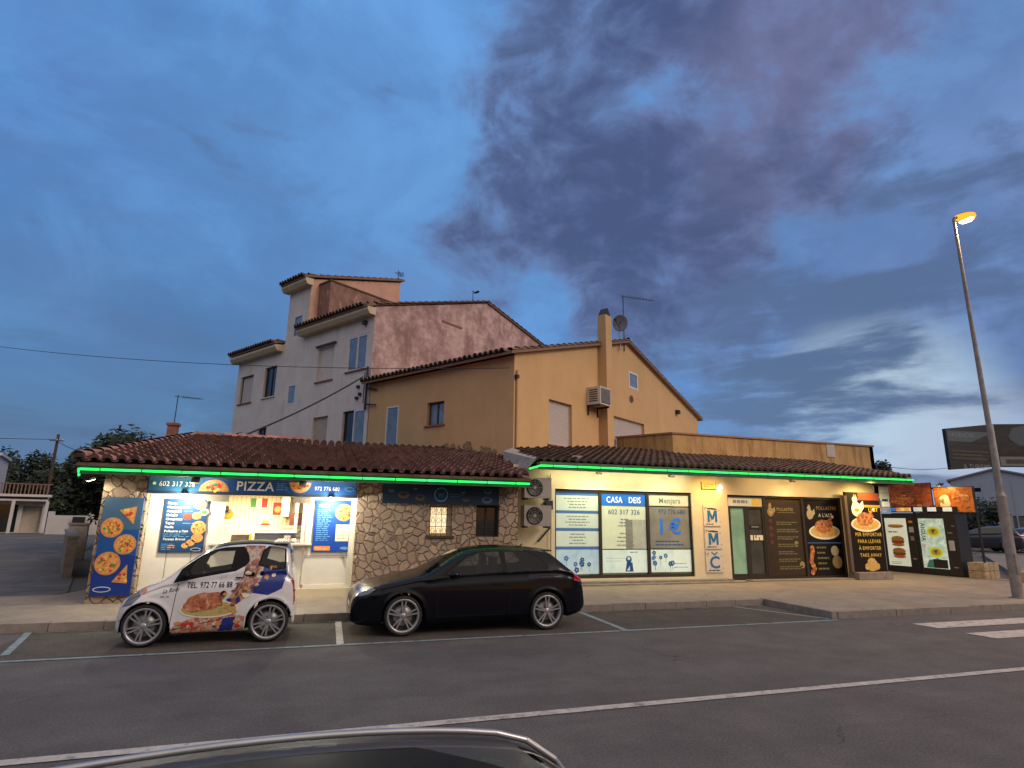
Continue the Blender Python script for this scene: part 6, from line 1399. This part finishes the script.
# ---- distant parked cars
def far_car(loc, rot, label, col, plate=True):
    t = thing('parked_car', label, 'car', loc, rot); s4 = dict(sp3); b = build_shell(s4); sf = lambda c, n: abs(n.y) > .45 and abs(c.y) > .45
    paint(b, [(1.5, 1.0), (2.0, 1.33), (2.6, 1.40), (3.4, 1.39), (3.85, 1.25), (3.95, 1.08), (2.4, 1.03)], (0, 2), 2, sf); paint(b, [(1.36, -.66), (1.36, .66), (2.1, .58), (2.1, -.58)], (0, 1), 2, lambda c, n: c.z > 1.0 and n.z > .3)
    paint(b, [(3.84, -.56), (3.84, .56), (4.12, .64), (4.12, -.64)], (0, 1), 2, lambda c, n: c.z > 1.0 and n.x > .1); paint(b, [(4.1, .85), (4.35, .85), (4.35, 1.0), (4.1, 1.02)], (0, 2), 5, lambda c, n: abs(c.y) > .5)
    paint(b, [(-.26, .6), (.26, .6), (.26, .72), (-.26, .72)], (1, 2), 4, lambda c, n: c.x > 4.2); paint(b, [(.0, .66), (.12, .78), (.4, .82), (.3, .70)], (0, 2), 4, lambda c, n: abs(c.y) > .4 and c.x < .5)
    finish_car(t, b, [col, m_under, m_blackgl, m_trim, m_pvc, m_redl], [('body', (0,)), ('underbody', (1,)), ('window', (2,)), ('tail_light', (5,)), ('number_plate', (4,))]); b.free()
    for xw in s4['wheels']:
        for s in (-1, 1): wheel(t, xw, s*.79, .32, .2, s, m_metal, 5, False, .7)
    t.scale = (1.1, 1.1, 1.25); return t
far_car((44.9, 33.2, .012), R(-50), 'dark hatchback parked beyond the vending machines', mat('dark_blue_paint', (.015, .018, .03), .3, coat=.6))
far_car((46.6, 30.6, .012), R(-15), 'silver car parked beyond the street lamp, right of the dark hatchback', mat('silver_paint', (.25, .25, .27), .3, metal=.5, coat=.5))
far_car((51.5, 33.5, .012), R(-30), 'dark estate car farthest right in the car park', mat('dark_grey_paint', (.03, .03, .035), .3, coat=.6))

# ------------------------------------------------------------------ VEGETATION
m_leaf = mat('dark_foliage', (.022, .034, .018), .8, var=.5, nscale=1.5, tint=True); m_bark = mat('bark', (.06, .045, .035), .9, var=.3, nscale=5)
MATS['dark_foliage'].name = 'tile_foliage'
def tree(x, y, h, cr, label, trunk_h=None, clumps=26, leaves=110, sz=.17, sq=.8, name='leafy_tree', cat='tree', seed=1, grp=None, crown=(0, 0)):
    random.seed(seed); t = thing(name, label, cat, (x, y, 0), 0, grp); th = trunk_h or h*.4; cz = h-cr*sq
    tk = MB(); tk.cyl((0, 0, 0), (.1, .05, th), h*.035, h*.022, m_bark, 10)
    cs = []
    for k in range(clumps):
        a_ = random.uniform(0, 6.283); el = math.asin(random.uniform(-.75, 1)); rr = cr*random.uniform(.45, .88)
        cs.append(Vector((rr*math.cos(el)*math.cos(a_)+crown[0], rr*math.cos(el)*math.sin(a_)+crown[1], cz+rr*sq*math.sin(el))))
    for c in cs[:10]: tk.cyl((.1, .05, th*.9), tuple(c), h*.013, h*.004, m_bark, 6)
    tk.build('trunk', t)
    lf = MB()
    for c in cs:
        cr2 = cr*random.uniform(.22, .38); tn = random.uniform(.5, 1.5)
        for k in range(leaves):
            d_ = Vector((random.gauss(0, 1), random.gauss(0, 1), random.gauss(0, .8))).normalized()*cr2*random.random()**.4; p = c+d_
            u = Vector((random.gauss(0, 1), random.gauss(0, 1), random.gauss(0, .6))).normalized(); v = u.orthogonal().normalized(); s = sz*random.uniform(.6, 1.3)
            lf.add([tuple(p-u*s), tuple(p+v*s*.45), tuple(p+u*s), tuple(p-v*s*.45)], [(0, 1, 2, 3)], m_leaf, tn*random.uniform(.7, 1.3))
    lf.build('crown', t); return t
tree(-8.5, 30.5, 5.4, 2.3, 'broad dark tree directly behind the left corner of the pizza shop', 1.8, 46, 260, .13, .72, seed=2)
tree(-11.0, 37, 5.0, 2.4, 'dark low tree behind the side street wall, left of the broad tree', 1.2, 34, 200, .16, .8, seed=3)
GT = 'tall dark trees behind the white neighbour house'
for i, (x, y, h, cr, lb_) in enumerate(((-33, 75, 8.0, 4.2, 'tall dark tree at the far left edge behind the white neighbour house'), (-29.2, 74, 7.4, 3.8, 'dark tree behind the flat roof of the white neighbour house'), (-25.8, 72, 6.4, 3.2, 'dark tree just left of the utility pole'), (-22.0, 68, 5.4, 2.7, 'dark tree between the utility pole and the broad tree'), (-40, 78, 9.2, 5, 'dark tree just outside the left edge of the street view'))):
    tree(x, y, h, cr, lb_, 2.5, 34, 150, .26, .8, seed=10+i, grp=GT)
tree(50.5, 35.0, 3.6, 1.8, 'dark bush behind the silver car in the car park', .5, 16, 90, .16, .8, 'bush', 'bush', 31); 
tree(60, 40.5, 4.3, 2.4, 'wide dark bush in front of the warehouse wall', .8, 22, 110, .2, .6, 'bush', 'bush', 32)
tree(52.8, 38.5, 3.8, 2.2, 'dark bush at the left foot of the warehouse', .8, 22, 110, .2, .6, 'bush', 'bush', 33)
tree(58.5, 49.0, 9.2, 1.9, 'narrow dark cypress-like tree rising behind the food banners', 3, 20, 120, .25, 1.6, seed=34)

for i, (x, y, lb_) in enumerate(((-24.5, 68, 'low dark bush behind the white neighbour house and its balcony'), (-21.5, 64, 'low dark bush above the pale boundary wall'), (-17.5, 60, 'low dark bush at the right end of the pale boundary wall'))):
    tree(x, y, 3.6, 2.4, lb_, .6, 26, 130, .24, .7, 'bush', 'bush', 50+i)
# ------------------------------------------------------------------ LEFT STREET: wall, neighbour, pole
gw = MB(Matrix.Rotation(R(109.5), 4, 'Z')); gw.box(0, 8.0, -.12, .12, 0, 1.15, mat('rough_wall', (.20, .16, .12), .9, var=.3, nscale=4, bump=.6, bscale=10)); gw.box(-.02, 8.0, -.16, .16, 1.15, 1.22, m_kerb); tag(gw.build('garden_wall', None, (-7.0, 21.2, 0)), 'low rendered garden wall along the side street beside the pizza shop', 'wall')
gp = MB(); gp.box(-.32, .32, -.2, .2, 0, 1.38, mat('gate_pier_grey', (.26, .23, .20), .9, var=.2)); gp.box(-.36, .36, -.25, .25, 1.38, 1.45, m_kerb); tag(gp.build('gate_pier', None, (-9.4, 28.9, 0), R(10)), 'grey gate pier at the end of the low side street wall', 'gate pier')
nb = thing('neighbour_house', 'white flat-roofed neighbour house with balcony far down the side street', 'house', (-24.2, 60, 0), R(18))
m_nw = mat('neighbour_white', (.55, .52, .50), .85, var=.1, nscale=.7); m_nr = mat('terracotta_rail', (.22, .12, .09), .8)
a = MB(); wall(a, -12, -1.8, 0, 6.3, m_nw, [(-4.0, -2.8, 3.4, 4.6), (-4.2, -2.6, .6, 1.9)], depth=.25); wall(a, -1.8, 1.9, 0, 3.15, m_nw, [(-1.6, .1, .05, 2.3), (.4, 1.7, .05, 2.2)], depth=.5)
a.quad((-1.8, 0, 3), (-1.8, 8, 3), (-1.8, 8, 6.3), (-1.8, 0, 6.3), m_nw); a.quad((1.9, 0, 0), (1.9, 8, 0), (1.9, 8, 3.15), (1.9, 0, 3.15), m_nw); a.build('wall', nb)
a = MB(); a.box(-12.2, -1.6, -.3, 8, 6.3, 6.5, m_nw); a.build('roof', nb)
a = MB(); a.box(-2.2, 2.2, -1.4, .3, 2.95, 3.15, m_nw); a.box(-2.0, 2.0, -1.2, .1, 2.6, 2.75, m_nw)
a.build('balcony', nb)
a = MB(); a.box(-2.2, 2.2, -1.38, -1.30, 3.95, 4.02, m_nr)
for i in range(17): a.box(-2.15+i*.25, -2.07+i*.25, -1.37, -1.31, 3.15, 3.95, m_nr)
a.build('balustrade', nb)
a = MB(); 
for x in (-.3, 1.9):
    a = MB(); a.box(x, x+.22, -1.3, -1.08, 0, 2.6, m_nw); a.build('porch_post', nb)
for q in ((-4.0, -2.8, 3.4, 4.6), (-4.2, -2.6, .6, 1.9)): a = MB(); a.box(q[0], q[1], .2, .22, q[2], q[3], m_blackgl); a.build('window', nb)
a = MB(); a.box(-1.6, .1, .45, .48, .05, 2.3, m_blackgl); a.build('door', nb); a = MB(); a.box(.4, 1.7, .45, .48, .05, 2.2, m_shutD); a.build('garage_door', nb)
fw_ = MB(); fw_.box(0, 9.5, 0, .2, 0, 1.5, m_nw)
for k in range(4): fw_.box(k*3.0, k*3.0+.35, -.05, .25, 0, 1.8, m_nw)
tag(fw_.build('boundary_wall', None, (-20.8, 57, 0), R(-8)), 'pale boundary wall at the far end of the side street under the trees', 'wall')
dw = MB(); dw.box(0, .9, 0, .06, 0, 1.4, m_dk); tag(dw.build('garden_gate', None, (-18.9, 56.4, 0), R(-8)), 'dark gate in the pale boundary wall at the end of the side street', 'gate')
up = thing('utility_pole', 'dark wooden utility pole rising above the trees at the left', 'utility pole', (-25.6, 69, 0))
a = MB(); a.cyl((0, 0, 0), (0, 0, 9.3), .17, .12, m_bark, 10); a.build('pole', up); a = MB(); a.box(-.6, .6, -.14, -.10, 8.6, 8.7, m_bark)
a.build('crossarm', up)
for k in (-.5, 0, .5):
    a = MB(); a.cyl((k, -.12, 8.7), (k, -.12, 8.85), .04, .03, m_pvc, 8); a.build('insulator', up)
# cables
def cable(label, p, q, sag, r=.018, grp='overhead cables'):
    p = Vector(p); q = Vector(q); n = 24; pts = []
    for i in range(n+1): t = i/n; v = p.lerp(q, t); v.z -= sag*4*t*(1-t); pts.append(tuple(v-p))
    a = MB(); a.tube(pts, r, m_wire, 5); return tag(a.build('overhead_cable', None, tuple(p)), label, 'cable', grp)
def hs_(x, s, z): a_, b_ = hw(x, s); return (a_, b_, z)
cable('overhead cable crossing the sky at the left to the yellow house corner', (-28, 42, 12.5), hs_(-.1, .1, 6.95), .9, .013)
cable('thick dark cable slanting across the white side wall down to the shop roof', hs_(-.2, 8.2, 7.75), (-4.6, 23.5, 4.0), .25, .035)
cable('upper overhead cable from the utility pole into the left edge', (-25.6, 69, 8.8), (-52, 60, 9.6), .8, .03)
cable('lower overhead cable from the utility pole towards the broad tree', (-25.6, 69, 8.6), (-9, 38, 4.6), .5, .03)
cable('thin overhead cable from the parapet towards the billboard', (23.7, 22, 5.1), (46, 30, 6.6), .7, .015)
